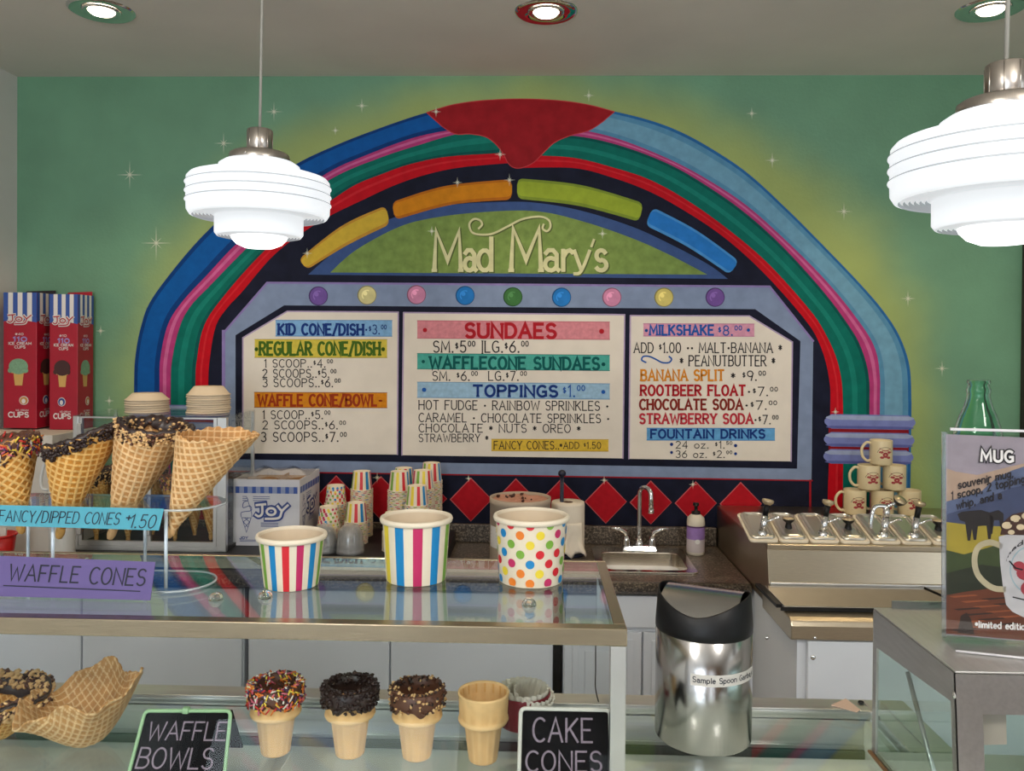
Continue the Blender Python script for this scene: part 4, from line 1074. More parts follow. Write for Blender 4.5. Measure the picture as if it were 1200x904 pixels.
def cone(name, label, tip, A, B, Yc, coat=None, ang=45, p=.0105, mt=None, nu=200, nv=130, coat_h=.03, seam=PI*1.2, wob=.004, cat='waffle cone', group=None, disp=.0011, sprink=260, back=0.0):
    """rolled waffle cone: tip, left rim and right rim pixels on the plane y = Yc; the rim is cut by the plane through them"""
    T = onY(*tip, Yc); a = onY(*A, Yc); b = onY(*B, Yc)
    da, db = (a-T).normalized(), (b-T).normalized(); ax = (da+db).normalized(); half = math.acos(max(-1, min(1, da.dot(db))))/2
    e1 = (db-ax*db.dot(ax)).normalized(); e2 = ax.cross(e1); 
    if e2.y > 0: e2 = -e2            # e2 towards the viewer
    pn = (b-a).cross(Vector((0, 1, back))).normalized()
    sh, chh = math.sin(half), math.cos(half)
    tot = 2*PI*1.06
    def d(phi): return ax*chh+(e1*math.cos(phi)+e2*math.sin(phi))*sh
    def Lr(phi):
        dd = d(phi); L_ = (a-T).dot(pn)/dd.dot(pn); return L_+wob*math.sin(phi*9+1)*.4+wob*math.sin(phi*23)*.35+wob*.5*math.sin(phi*3)
    ca, sa = math.cos(math.radians(ang)), math.sin(math.radians(ang))
    s0 = .012
    vals = {}
    def pos(phi, s):
        rr = 1+.045*(phi-seam)/tot
        dd = ax*chh+(e1*math.cos(phi)+e2*math.sin(phi))*sh*rr
        return T+dd*s, (e1*math.cos(phi)+e2*math.sin(phi))*chh-ax*sh
    def fn(i, j):
        phi = seam+tot*i/(nu-1); s = s0+(Lr(phi)-s0)*j/(nv-1)
        th = (phi-PI*1.5)*sh; x, y = s*math.cos(th), s*math.sin(th)
        h = lattice(x*ca-y*sa+.0031, x*sa+y*ca+.002, p); vals[(i, j)] = h
        P_, n_ = pos(phi, s); return P_+n_*(disp*h)
    t = thing(name, label, cat, T-ax*.004, group=group)
    mb = MB(); mb.grid(fn, nu, nv, attr=lambda i, j: vals[(i, j)])
    o = mb.build('shell', mt or waf, t); sd = o.modifiers.new('wafer', 'SOLIDIFY'); sd.thickness = .0028; sd.offset = -1
    tb = MB(); 
    for j in range(7):
        q = j/6; 
    M_ = Vector((0, 0, 1)).rotation_difference(ax).to_matrix()
    tb.lathe([(.0001, -.008), (.0045, -.006), (.0072, .001), (.0074, .006), (max(.0066, s0*sh*1.35), s0*1.25)], T, 16, M=M_)
    for i in range(len(tb.v)): tb.attr[i] = .5
    tb.build('tip', mt or waf, t)
    if coat:
        cb = MB(); n = 96
        def rim(phi, dz, out):
            P_, n_ = pos(phi, Lr(phi)-dz); return P_+n_*out
        prof = [(coat_h, .0003), (coat_h*.92, .0026), (coat_h*.5, .0036), (0.002, .0034), (-.0046, .0005), (-.003, -.004), (coat_h*.6, -.0065), (coat_h*.9, -.0045)]
        def cf(i, j):
            phi = 2*PI*i/n+seam; dz, o_ = prof[j]
            k_ = 1+.22*math.sin(phi*7)+.15*math.sin(phi*13+1)
            return rim(phi, dz*k_ if dz > .004 else dz, o_+.0006*math.sin(phi*17+j))
        cb.grid(cf, n, len(prof), 0, closed=True)
        cb.build('chocolate_dip', choc_m if coat == 'sprinkles' else choc, t)
        nb_ = MB()
        def pf(u, v):
            phi = 2*PI*u+seam; k_ = -.05+v*1.0
            if random.random() < .72: P_, n_ = pos(phi, Lr(phi)-coat_h*k_); return P_+n_*.0036, n_
            P_, n_ = pos(phi, Lr(phi)-coat_h*.9*v); return P_-n_*.006, -n_
        if coat == 'crunch': crumbs(nb_, pf, int(sprink*2.2), .0037, 1); mm_ = [choc]; nm = 'chocolate_crunch'
        elif coat == 'nuts': crumbs(nb_, pf, sprink*2, .0030, 3); mm_ = [nut, nut, choc_m]; nm = 'chopped_nuts'
        else: crumbs(nb_, pf, int(sprink*1.6), .0024, 7, rods=True); mm_ = spr_c; nm = 'sprinkles'
        tag(nb_.build(nm, mm_, t), kind='stuff')
    return t

# ------------------------------------------------------------------ things on the worktop, left
RZ = CZ+.052
mb = MB(); rx0, rx1 = onY(66, 640, 2.80).x, onY(521, 640, 2.82).x
mb.prism(rrect(rx0, 2.80, rx1, 3.235, .03, CZ+.001), (0, 0, RZ-CZ-.001))
tag(mb.build('riser_tray', mat('black_tray', rgb(26, 25, 26), .5), bevel=.004), 'low black tray on the worktop under the cone cabinet, cone carton and paper cups', 'tray')

# clear cone cabinet
cy0, cy1 = 2.83, 3.12
cx0, cx1 = onY(85, 560, cy0).x, onY(265, 560, cy0).x
cz1 = onY(265, 489, cy0).z; cz0 = RZ+.001
acry = glass('acrylic', (.93, .95, .95), 1.38, dens=.75)
cab = thing('cone_cabinet', 'clear acrylic cabinet with aluminium frame and two doors, full of dipped cones', 'display cabinet', ((cx0+cx1)/2, (cy0+cy1)/2, cz0))
pw_ = .020
for x in (cx0, cx1-.034):
    MB().box((x, cy0, cz0), (x+(.034 if x > cx0 else pw_), cy0+.02, cz1-.002)).build('corner_post', alu, cab, bevel=.002)
for x in (cx0, cx1-.012): MB().box((x, cy1-.012, cz0), (x+.012, cy1, cz1-.002)).build('corner_post', alu, cab, bevel=.002)
MB().box((cx0+pw_, cy0+.006, cz0+.016), (cx1-.034, cy0+.03, cz0+.02)).build('sill', alu, cab)
MB().box((cx0+.001, cy0+.021, cz0), (cx1-.001, cy1-.013, cz0+.012)).build('floor_panel', mat('black_floor', rgb(24, 20, 20), .5), cab)
MB().box((cx0+pw_, cy0+.002, cz0), (cx1-.034, cy0+.02, cz0+.016)).build('bottom_rail', alu, cab)
MB().box((cx0, cy0, cz1-.002), (cx1, cy1, cz1+.004)).build('top_panel', acry, cab)
MB().box((cx1-.006, cy0+.02, cz0+.012), (cx1-.002, cy1-.012, cz1-.002)).build('side_panel', acry, cab)
MB().box((cx0+.002, cy0+.02, cz0+.012), (cx0+.006, cy1-.012, cz1-.002)).build('side_panel', acry, cab)
MB().box((cx0+.012, cy1-.008, cz0+.012), (cx1-.012, cy1-.004, cz1-.002)).build('back_panel', acry, cab)
rk = onY(170, 583, 2.95).z
MB().box((cx0+.007, cy0+.03, rk), (cx1-.007, cy1-.02, rk+.004)).build('rack_shelf', acry, cab)
d0, dm_, d1 = cx0+pw_+.001, onY(172, 560, cy0).x, cx1-.035
for (a, b) in ((d0, dm_-.001), (dm_+.001, d1)):
    dr = MB().box((a+.012, cy0+.005, cz0+.03), (b-.012, cy0+.009, cz1-.014)).build('door', acry, cab)
    MB().frame([(a, cy0+.002, cz0+.018), (b, cy0+.002, cz0+.018), (b, cy0+.002, cz1-.004), (a, cy0+.002, cz1-.004)], [(a+.012, cy0+.002, cz0+.034), (b-.012, cy0+.002, cz0+.034), (b-.012, cy0+.002, cz1-.009), (a+.012, cy0+.002, cz1-.009)], (0, .012, 0)).build('door_frame', alu, dr)
    for zz in (cz0+.055, cz1-.07):
        mb = MB(); mb.box((a-.004, cy0-.004, zz), (a+.012, cy0+.002, zz+.042)); mb.build('hinge', chrome, dr, bevel=.0015)
# cones inside
ins = [((113, 632), (97, 556), (130, 552), 'nuts', 'small nut-dipped cone inside the clear cabinet, leftmost behind its glass'), ((150, 634), (135, 558), (168, 555), 'crunch', 'small chocolate-dipped cone inside the cabinet, behind the crunch cone'),
       ((205, 632), (190, 558), (223, 556), 'sprinkles', 'small sprinkle-dipped cone inside the cabinet, left of the bare-wafer tip'), ((247, 631), (229, 556), (258, 558), 'nuts', 'small dipped waffle cone at the right end inside the cabinet'),
       ((178, 634), (163, 552), (195, 550), 'nuts', 'small nut-dipped cone inside the cabinet, behind the middle door stile'), ((132, 630), (116, 548), (149, 546), 'sprinkles', 'small sprinkle-dipped cone inside the cabinet, in its left half'), ((228, 630), (211, 550), (243, 548), 'crunch', 'small chocolate-dipped cone inside the cabinet, in its right half')]
for i, (tp_, A, B, ct, lb_) in enumerate(ins):
    cone('dipped_cone', lb_, tp_, A, B, 2.905 if i < 4 else 3.03, ct, 45, .012, waf_d, 64, 44, .05, cat='waffle cone', group='dipped cones inside the clear cabinet', sprink=110)
# paper bowls on the cabinet
bowl_c = mat('bowl_paper', rgb(226, 206, 178), .75)
def bowl_proto(r, h):
    mb = MB(); mb.lathe([(.0001, h), (r*.66, h), (r*.68, h-.002), (r*.93, .006), (r*.985, .004), (r, .001), (r*.985, 0), (r*.9, .003), (r*.63, h-.005), (.0001, h-.004)], (0, 0, 0), 36); return mb
def bowls(px, py_rim_top, n, h_px, label_top, label_rest, grp):
    Y = 2.955; mm = mpp(Y); r = 25*mm
    c = onY(px, 480, Y); z0 = cz1+.005; zt = onY(px, py_rim_top, Y).z; pitch = (zt-z0)/(n-1)
    h = (py_rim_top-h_px)*mm
    pr = bowl_proto(r, h).build('paper_bowl', bowl_c, local=True); pr.location = (c.x, Y, z0+pitch*(n-1)); tag(pr, label_top, 'paper bowl', grp)
    for k_ in range(n-1):
        o = pr.copy(); COL.objects.link(o); o.location = (c.x+random.uniform(-.002, .002), Y+random.uniform(-.002, .002), z0+pitch*k_); o['label'] = label_rest
bowls(172.5, 469, 6, 460.5, 'upturned cream paper bowl on top of the left bowl stack', 'cream paper bowl, only its rim showing, in the left stack on the clear cabinet', 'left stack of paper bowls')
bowls(244.5, 463, 9, 452.5, 'upturned cream paper bowl on top of the right bowl stack', 'cream paper bowl, only its rim showing, in the right stack on the clear cabinet', 'right stack of paper bowls')

# boxes with print: helper for a face frame (u to the right, v up), both in metres
def face_fn(o, u, v, n, e=.0006): 
    o, u, v, n = Vector(o), Vector(u), Vector(v), Vector(n)
    return lambda k_: (lambda a, b: o+u*a+v*b+n*(e*k_))
pr_white, pr_blue, pr_navy, pr_red = mat('print_white', rgb(222, 218, 214), .5), mat('print_blue', rgb(48, 82, 158), .5), mat('print_navy', rgb(44, 66, 134), .5), mat('print_red', rgb(170, 18, 40), .45)
PRGB = mat('print_greyblue', rgb(140, 152, 184), .5)
pr_mint, pr_choc, pr_wafer, pr_pale, pr_skin = mat('print_mint', rgb(120, 160, 128), .5, noise=.2, nscale=150), mat('print_choc', rgb(66, 34, 32), .5), mat('print_wafer', rgb(206, 164, 92), .5), mat('print_lilac', rgb(150, 140, 200), .5), mat('print_badge', rgb(196, 140, 76), .5)
box_red = mat('carton_red', rgb(164, 16, 42), .42, noise=.08, nscale=14)
PM = [pr_white, pr_blue, pr_red, pr_mint, pr_choc, pr_wafer, pr_pale, pr_skin, pr_navy, PRGB]
def joy(mb, F, x0, x1, y0, y1, back, front, th=.18):
    w = x1-x0; h = y1-y0; f = F(3); g = F(5)
    for ff, hw, mi in ((f, h*th, back), (g, h*th*.38, front)):
        J = catmull([(x0+w*.02, y0+h*.92), (x0+w*.3, y0+h*1.0)], 2); ribbon(mb, J, hw, ff, mi)
        ribbon(mb, catmull([(x0+w*.2, y0+h*.95), (x0+w*.2, y0+h*.3), (x0+w*.1, y0+h*.08), (x0+w*.0, y0+h*.2)], 6), hw, ff, mi)
        ribbon(mb, [(x0+w*.47+w*.135*math.cos(PI*i/8+.001), y0+h*.45+h*.26*math.sin(PI*i/8)) for i in range(17)], hw, ff, mi)
        ribbon(mb, [(x0+w*.66, y0+h*.88), (x0+w*.79, y0+h*.5)], hw, ff, mi)
        ribbon(mb, catmull([(x0+w*.98, y0+h*.95), (x0+w*.8, y0+h*.5), (x0+w*.7, y0-h*.02), (x0+w*.3, y0-h*.1)], 6), hw, ff, mi)
def cup_face(mbs, F, W, H, num, left_mint, badge=True):
    mb = mbs[0]
    f1_, f2_ = F(1), F(2); ht = H*.785
    sw = W/7
    for i in range(7):
        mb.poly([f1_(sw*i, ht+H*.02*(1-abs(i-3)/3.)), f1_(sw*(i+1), ht+H*.02*(1-abs(i-2)/3.)), f1_(sw*(i+1), H*.998), f1_(sw*i, H*.998)], 1 if i % 2 == 0 else 0)
    joy(mb, F, W*.14, W*.86, H*.775, H*.835, 0, 2)
    text(mb, num, W*.36, W*.6, H*.685, H*.70, f1_, .2, 0)
    text(mb, '110', W*.3, W*.7, H*.64, H*.67, f1_, .3, 6)
    text(mb, 'ICE CREAM', W*.16, W*.84, H*.615, H*.633, f1_, .22, 0); text(mb, 'CUPS', W*.34, W*.66, H*.588, H*.606, f1_, .22, 0)
    mb = mbs[1]
    cx = W*.46; mi = 3 if left_mint else 4
    mb.poly([f1_(cx-W*.17, H*.44), f1_(cx-W*.11, H*.315), f1_(cx+W*.11, H*.315), f1_(cx+W*.17, H*.44)], 5)
    mb.poly([f2_(cx-W*.21, H*.44), f2_(cx-W*.21, H*.405), f2_(cx+W*.21, H*.405), f2_(cx+W*.21, H*.44)], 5)
    disc(mb, cx, H*.455, W*.29, F(3), mi, 20, H*.058)
    for dx in (-.24, -.1, .06, .22): disc(mb, cx+W*dx, H*.425, W*.08, F(3.4), mi, 10, H*.018)
    mb = mbs[2]
    disc(mb, W*(.62 if left_mint else .44), H*.205, W*.14, f1_, 0, 18, H*.033); disc(mb, W*(.62 if left_mint else .44), H*.205, W*.12, F(3), 7 if left_mint else 8, 18, H*.028); disc(mb, W*(.62 if left_mint else .44), H*.2, W*.06, F(4), 0, 12, H*.018)
    text(mb, 'ICE CREAM', W*.38, W*.76, H*.128, H*.138, f1_, .2, 0); text(mb, 'CUPS', W*.16, W*.76, H*.082, H*.118, f1_, .24, 0, serif=.08)
def cup_box(px0, px1, py_top, Y, label, num, mint):
    x0, x1 = onY(px0, 420, Y).x, onY(px1, 420, Y).x; W = x1-x0; zt = onY(px0, py_top, Y).z; zb = zt-.535
    t = thing('ice_cream_cup_box', label, 'cup box', ((x0+x1)/2, Y+W/2, zb))
    yb_ = min(Y+W, D-.012)
    H = zt-zb
    MB().box((x0, Y, zb), (x1, yb_, zt-.001)).build('carton', box_red, t, bevel=.002)
    ms = [MB(), MB(), MB()]; cup_face(ms, face_fn((x0, Y, zb), (1, 0, 0), (0, 0, 1), (0, -1, 0)), W, H, num, mint)
    for q, nm in zip(ms, ('heading_print', 'cone_picture', 'foot_print')): q.build(nm, PM, t)
    ms = [MB(), MB(), MB()]; cup_face(ms, face_fn((x1, Y, zb), (0, 1, 0), (0, 0, 1), (1, 0, 0)), yb_-Y, H, num, not mint)
    for q, nm in zip(ms, ('side_heading_print', 'side_cone_picture', 'side_foot_print')): q.build(nm, PM, t)
    # open top flaps
    MB().hexa([(x0+.003, yb_-.006, zt-.002), (x1-.003, yb_-.006, zt-.002), (x1-.003, yb_-.003, zt-.002), (x0+.003, yb_-.003, zt-.002), (x0+.01, yb_-.004, zt+.012), (x1-.004, yb_-.004, zt+.016), (x1-.004, yb_-.001, zt+.016), (x0+.01, yb_-.001, zt+.012)]).build('flap', mat('flap_inside', rgb(40, 36, 40), .7) if mint else box_red, t)
    return zb
zb1 = cup_box(4, 43, 342.5, 3.125, 'tall red ice cream cup box with striped top, leftmost, against the side wall', '#40', True)
zb2 = cup_box(58, 91, 344.5, 3.135, 'tall red ice cream cup box with striped top, right one, beside the clear cabinet', '#10', False)
zs_ = min(zb1, zb2)
ctx1 = onY(61, 540, 2.95).x
ct_ = MB(); ct_.box((XL+.006, 2.95, CZ+.001), (ctx1, 3.255, zs_-.001)); c_ = ct_.build('white_carton', mat('white_card', rgb(206, 198, 186), .7, noise=.05, nscale=10), bevel=.003)
tag(c_, 'plain white cardboard carton under the tall red cup boxes', 'carton')
# second box hangs on the same carton: level it
dz_ = zb2-zs_
# white jug with loop handle beside the carton
jp = onY(73, 560, 2.72); jm = mpp(2.72)
jug = thing('plastic_jug', 'white plastic jug with a loop handle, half hidden behind the crunch-dipped cone', 'jug', (jp.x, 2.72, CZ+.001))
jh = onY(73, 532, 2.72).z-CZ
MB().lathe([(.0001, 0), (.036, 0), (.04, .006), (.042, jh-.05), (.036, jh-.02), (.03, jh), (.027, jh), (.032, jh-.022), (.0001, jh-.03)], (jp.x, 2.72, CZ+.001), 32).build('body', mat('jug_white', rgb(206, 204, 198), .4), jug)
hl = [onY(x, y, 2.715) for x, y in catmull([(68, 532), (58, 531), (53, 540), (48, 560), (49, 571), (54, 574), (66, 574)], 6)]
MB().tube(hl, .0055, 10).build('handle', mat('jug_white', rgb(206, 204, 198), .4), jug)
# red basket
bp = stand(-2, 668, CZ+.001, .06); bz = onY(0, 631, bp.y-.05).z-CZ-.001
bk = thing('red_basket', 'small red plastic basket holding white cards at the far left edge', 'basket', bp)
redp = mat('red_plastic', rgb(190, 34, 30), .35)
mb = MB(); mb.lathe([(.0001, 0), (.042, 0), (.05, bz*.5), (.056, bz), (.053, bz), (.048, bz*.5), (.04, .004), (.0001, .004)], bp, 28); mb.build('basket_wall', redp, bk)
mb = MB(); mb.tube([bp+Vector((.057*math.cos(2*PI*i/28), .057*math.sin(2*PI*i/28), bz)) for i in range(29)], .004, 8); mb.build('rim', redp, bk)
cd_ = MB().box((bp.x-.045, bp.y-.01, bp.z+.006), (bp.x+.03, bp.y-.004, bp.z+bz+.03), rot=Ry(.08)).build('card', mat('white_card', rgb(206, 198, 186), .7))
tag(cd_, 'white card standing in the small red basket', 'card')

# cone carton wrapped in film
fy = 2.93; jx0, jx1 = onY(273.5, 600, fy).x, onY(351, 600, fy).x; jz1 = onY(300, 562, fy).z; jb = 3.20; jz0 = RZ+.001
jc = thing('cone_carton', 'open white cone carton with blue print, wrapped in clear film beside the paper cups', 'carton', ((jx0+jx1)/2, (fy+jb)/2, jz0))
crd = mat('carton_white', rgb(204, 204, 210), .55, noise=.05, nscale=12); kin = mat('carton_kraft', rgb(160, 124, 86), .8)
w_ = .004; mb = MB(); H = jz1-jz0; W = jx1-jx0
mb.box((jx0, fy, jz0), (jx1, fy+w_, jz1)); mb.box((jx0, jb-w_, jz0), (jx1, jb, jz1)); mb.box((jx0, fy+w_, jz0), (jx0+w_, jb-w_, jz1)); mb.box((jx1-w_, fy+w_, jz0), (jx1, jb-w_, jz1)); mb.box((jx0+w_, fy+w_, jz0), (jx1-w_, jb-w_, jz0+w_))
mb.build('carton', crd, jc)
mb = MB(); ym = (fy+jb)/2
mb.box((jx0+w_, ym-.002, jz0+.02), (jx1-w_, ym+.002, jz1-.012)); mb.box((jx0+W*.5-.002, fy+w_, jz0+.02), (jx0+W*.5+.002, jb-w_, jz1-.016)); mb.build('divider', kin, jc)
mb = MB(); mb.box((jx0+w_+.002, fy+w_+.002, jz1-.03), (jx1-w_-.002, jb-w_-.002, jz1-.026)); mb.build('liner', kin, jc)
def joy_face(mb, F, W, H, full):
    f = F(1)
    for i in range(15): mb.poly([f(W*.03+i*W*.94/15, H*.79), f(W*.03+(i+1)*W*.94/15-.0005, H*.79), f(W*.03+(i+1)*W*.94/15-.0005, H*.89), f(W*.03+i*W*.94/15, H*.89)], 1 if i % 2 == 0 else 9)
    joy(mb, F, W*.34, W*.84, H*.43, H*.63, 8, 0, .23)
    # line drawing of a cone with a swirl
    cx = W*.2
    for q in (((cx-W*.07, H*.42), (cx, H*.2), (cx+W*.07, H*.42), (cx-W*.07, H*.42)), ((cx-W*.045, H*.36), (cx+W*.03, H*.42)), ((cx-W*.02, H*.28), (cx+W*.05, H*.36)), ((cx+W*.045, H*.36), (cx-W*.03, H*.42)), ((cx+W*.02, H*.28), (cx-W*.05, H*.36))): ribbon(mb, list(q), .0011, f, 8)
    ribbon(mb, catmull([(cx-W*.08, H*.43), (cx-W*.075, H*.5), (cx+W*.07, H*.53), (cx+W*.05, H*.6), (cx-W*.05, H*.57), (cx-W*.045, H*.65), (cx+W*.02, H*.68), (cx, H*.73)], 5), .0013, f, 8)
    ribbon(mb, catmull([(cx+W*.08, H*.43), (cx+W*.075, H*.5), (cx+W*.045, H*.6), (cx+W*.02, H*.68)], 5), .0011, f, 8)
    for y in (.74, .71, .68): ribbon(mb, [(W*.14, H*y), (W*.2, H*y)], .0011, f, 8); ribbon(mb, [(W*.3, H*y), (W*(.55 if y > .7 else .5), H*y)], .0011, f, 8)
    for y in (.345, .32, .295): ribbon(mb, [(W*.42, H*y), (W*.68, H*y)], .0012, f, 8)
    text(mb, 'JOY', W*.1, W*.22, H*.1, H*.135, f, .3, 8)
    for y in (.085, .065): ribbon(mb, [(W*.1, H*y), (W*.34, H*y)], .0009, f, 8)
mb = MB(); joy_face(mb, face_fn((jx0, fy, jz0), (1, 0, 0), (0, 0, 1), (0, -1, 0)), W, H, True); mb.build('front_print', PM, jc)
mb = MB(); joy_face(mb, face_fn((jx1, fy, jz0), (0, 1, 0), (0, 0, 1), (1, 0, 0)), jb-fy, H, True); mb.build('side_print', PM, jc)
# film over the top
fl = MB(); film = glass('plastic_film', (.96, .96, .96), 1.3, .12, 1.2)
fl.grid(lambda i, j: Vector((jx0-.003+(W+.006)*i/11, fy-.003+(jb-fy+.006)*j/9, jz1+.006+.006*math.sin(i*1.3+j*.7)+.010*math.sin(PI*i/11)*math.sin(PI*j/9))), 12, 10)
fl.grid(lambda i, j: Vector((jx0-.003+(W+.006)*i/13, fy-.004-.0022*math.sin(i*2.1+j), jz1+.005-H*.45*j/7)), 14, 8)
fl.build('film_wrap', film, jc)

# ------------------------------------------------------------------ paper cups
cup_w = mat('cup_white', rgb(226, 214, 192), .5)
cup_in = mat('cup_inside', rgb(214, 196, 170), .6)
stc = [mat('cup_'+n, rgb(*c), .45) for n, c in (('green', (120, 168, 58)), ('blue', (16, 128, 190)), ('red', (206, 34, 46)), ('pink', (190, 40, 96)), ('yellow', (228, 204, 56)), ('orange', (228, 124, 34)), ('deep_blue', (10, 92, 158)))]
def cup_body(mb, r0_, r1_, h, pattern, up=True, seg=60, zb=0, off=0):
    """pattern: list of material indices round the cup, r0_ base radius, r1_ rim radius; opens upward if up"""
    n = len(pattern); per = max(1, seg//n); seg = per*n
    zz = [0, h*.02, h*.97] if up else [h, h*.98, h*.03]
    rr = [r0_*.985, r0_, r1_*.995]
    b = len(mb.v)
    for k_ in range(seg):
        a = 2*PI*k_/seg+off
        for r_, z_ in zip(rr, zz): mb.v.append(Vector((r_*math.cos(a), r_*math.sin(a), z_+zb)))
    for k_ in range(seg):
        k2 = (k_+1) % seg
        for i in range(2): mb.face((b+k_*3+i, b+k2*3+i, b+k2*3+i+1, b+k_*3+i+1), pattern[k_//per], True)
def cup_white(mb, r0_, r1_, h, up=True, mi=0, mi2=0, seg=40, t_=.0024, rh=.006):
    s_ = 1 if up else -1; z = (lambda v: v) if up else (lambda v: h-v)
    if up: mb.lathe([(.0001, z(.003)), (r0_*.9, z(.003)), (r1_*.96, z(h-.004))], (0, 0, 0), seg, mi2)
    else: mb.lathe([(.0001, z(.005)), (r0_*.93, z(.005)), (r0_*.95, z(0)), (r0_*.985, z(0))], (0, 0, 0), seg, mi)
    mb.lathe([(r1_*.985, z(h-rh)), (r1_+t_*.7, z(h-rh*.85)), (r1_+t_, z(h-rh*.45)), (r1_+t_*.5, z(h)), (r1_*.98, z(h-.0003)), (r1_*.955, z(h-.004))], (0, 0, 0), seg, mi)
def polka(mb, r0_, r1_, h, up, R_, rows, per, cols, off=0, wid=None):
    for q in range(rows):
        v = (q+.5)/rows; z = h*v if up else h*(1-v); r_ = r0_+(r1_-r0_)*v
        for i in range(per):
            a = 2*PI*(i+.5*(q % 2))/per+off
            sl = (r1_-r0_)/h*(1 if up else -1)
            f = lambda x, y: Vector(((r_+sl*y+.0007)*math.cos(a+x/r_), (r_+sl*y+.0007)*math.sin(a+x/r_), z+y))
            yy = [R_*math.sin(2*PI*k_/14) for k_ in range(14)]; xx = [R_*math.cos(2*PI*k_/14) for k_ in range(14)]
            pts = [f(x, y) for x, y in zip(xx, yy)]
            mb.poly([p_ for p_ in pts if 0.001 < p_.z < h-.001], cols[random.randrange(len(cols))])
SM0, SM1, SMH, PITCH = .0330, .0405, .071, .0066
CM = [cup_w]+stc
stripe = [0,1,0,5,0,3,0,2,0,4,0,1,0,5,0,3,0,2,0,4]
def small_proto(kind, off=0):
    mb = MB(); 
    if kind == 'striped': cup_body(mb, SM0, SM1, SMH, stripe, False, 40, off=off)
    else: cup_body(mb, SM0, SM1, SMH, [0]*20, False, 40); polka(mb, SM0, SM1, SMH, False, .0046, 5, 13, [1, 2, 3, 4, 5, 6], off)
    cup_white(mb, SM0, SM1, SMH, False, 0, 0, 40, .0036, .0034)
    return mb.build('paper_cup', CM, local=True)
stacks = [ # px, first rim y, Y, kind, where
(393.5, 590, 3.10, 'dotted', 'the taller dotted stack'), (385, 615, 2.985, 'dotted', 'the shorter dotted stack'),
 (424, 573, 3.12, 'striped', 'the tall striped stack behind the clear lids'), (417.5, 611, 3.0, 'striped', 'the short striped stack touching the clear lids'),
 (468, 574, 3.00, 'striped', 'the front left stack of the right group'), (473, 569, 3.13, 'striped', 'the back left stack of the right group'),
 (495, 572, 3.035, 'striped', 'the middle stack of the right group'), (488.5, 592, 2.93, 'striped', 'the low front stack of the right group'),
 (505.5, 563, 3.14, 'striped', 'the tallest, back right stack of the group'), (462, 622, 2.90, 'striped', 'the lowest stack, peeking over the cup with yellow stripe')]
offs = [.3, .1, .0, .03, .45, .2, .75, .15, .35, .1]
protos = {}
for i, (px, py, Y, kd, wh) in enumerate(stacks):
    pt = onY(px, py, Y); n = max(2, int((pt.z-RZ)/PITCH))
    top = small_proto(kd, offs[i]); top.location = (pt.x, Y, RZ+.001+n*PITCH)
    tag(top, 'upturned %s paper cup topping %s' % (kd, wh), 'paper cup', 'paper cups in ' + wh)
    lb_ = '%s paper cup rim nested in %s' % (kd, wh)
    for k_ in range(n):
        o = top.copy(); COL.objects.link(o); o.location = (pt.x+random.uniform(-.0006, .0006), Y+random.uniform(-.0006, .0006), RZ+.001+k_*PITCH); o.rotation_euler = (0, 0, random.random()*6); o['label'] = lb_
# clear dome lids
dome = frosted('clear_dome', (.75, .75, .74), .09, 1.45, .08, (.985, .985, .985))
mb = MB(); R_ = .047
mb.lathe([(R_, 0), (R_+.003, .002), (R_, .005), (R_*.97, .012), (R_*.93, .03), (R_*.80, .05), (R_*.55, .064), (R_*.25, .070), (.0001, .071)], (0, 0, 0), 36)
ld = mb.build('dome_lid', dome, local=True)
first = True
for px, ptop, Y, n, wh in ((380, 614, 2.86, 12, 'left'), (410.5, 613, 2.85, 12, 'right')):
    c = onY(px, ptop, Y); zt = c.z-.071; pitch = (zt-RZ-.001)/(n-1)
    for k_ in range(n):
        o = ld if first else ld.copy()
        if not first: COL.objects.link(o)
        first = False
        o.location = (c.x, Y, RZ+.001+pitch*k_)
        tag(o, ('clear plastic dome lid on top of the %s lid stack' if k_ == n-1 else 'clear plastic dome lid nested in the %s lid stack') % wh, 'cup lid', '%s stack of clear dome lids' % wh)
# ------------------------------------------------------------------ glass display case in front
G = EYE-.404; DK = EYE-.64
cxr = onZ(735, 737, G).x; cyf = onZ(400, 731.5, G).y; cyi = onZ(400, 725.5, G).y
cyb = onZ(400, 652, G).y; cxl = -1.62
case = thing('display_case', 'low glass-topped counter display case with brushed metal frame, front left', 'display case', ((cxr+cxl)/2, (cyf+cyb)/2, DK+.001))
bar_h = .025; xi = cxr-.0175
tint = glass('case_glass', (.84, .90, .89), 1.52, dens=1.15)
fr_m = mat('case_frame', (.44, .37, .26), .27, 1.0, noise=.08, nscale=14, bump=.05, bscale=40, stretch=(1, 10, 10))
MB().box((cxl, cyf, G-bar_h), (cxr, cyi, G)).build('front_rail', fr_m, case, bevel=.0015)
MB().box((cxl, cyb-.010, G-bar_h), (cxr, cyb, G)).build('back_rail', fr_m, case, bevel=.0015)
MB().box((xi, cyi+.0005, G-bar_h), (cxr, cyb-.0105, G)).build('side_rail', fr_m, case, bevel=.0015)
MB().box((cxl, cyi+.0005, G-.007), (xi-.0005, cyb-.0105, G-.001)).build('glass_top', tint, case)
MB().box((cxr-.0235, cyf+.001, DK+.002), (cxr-.001, cyf+.020, G-bar_h-.0005)).build('post', alu, case, bevel=.0015)
MB().box((cxr-.016, cyb-.010, DK+.10), (cxr-.006, cyb-.002, G-bar_h-.0005)).build('back_post', alu, case)
fg = glass('front_glass', (.95, .97, .97), 1.45, dens=.22)
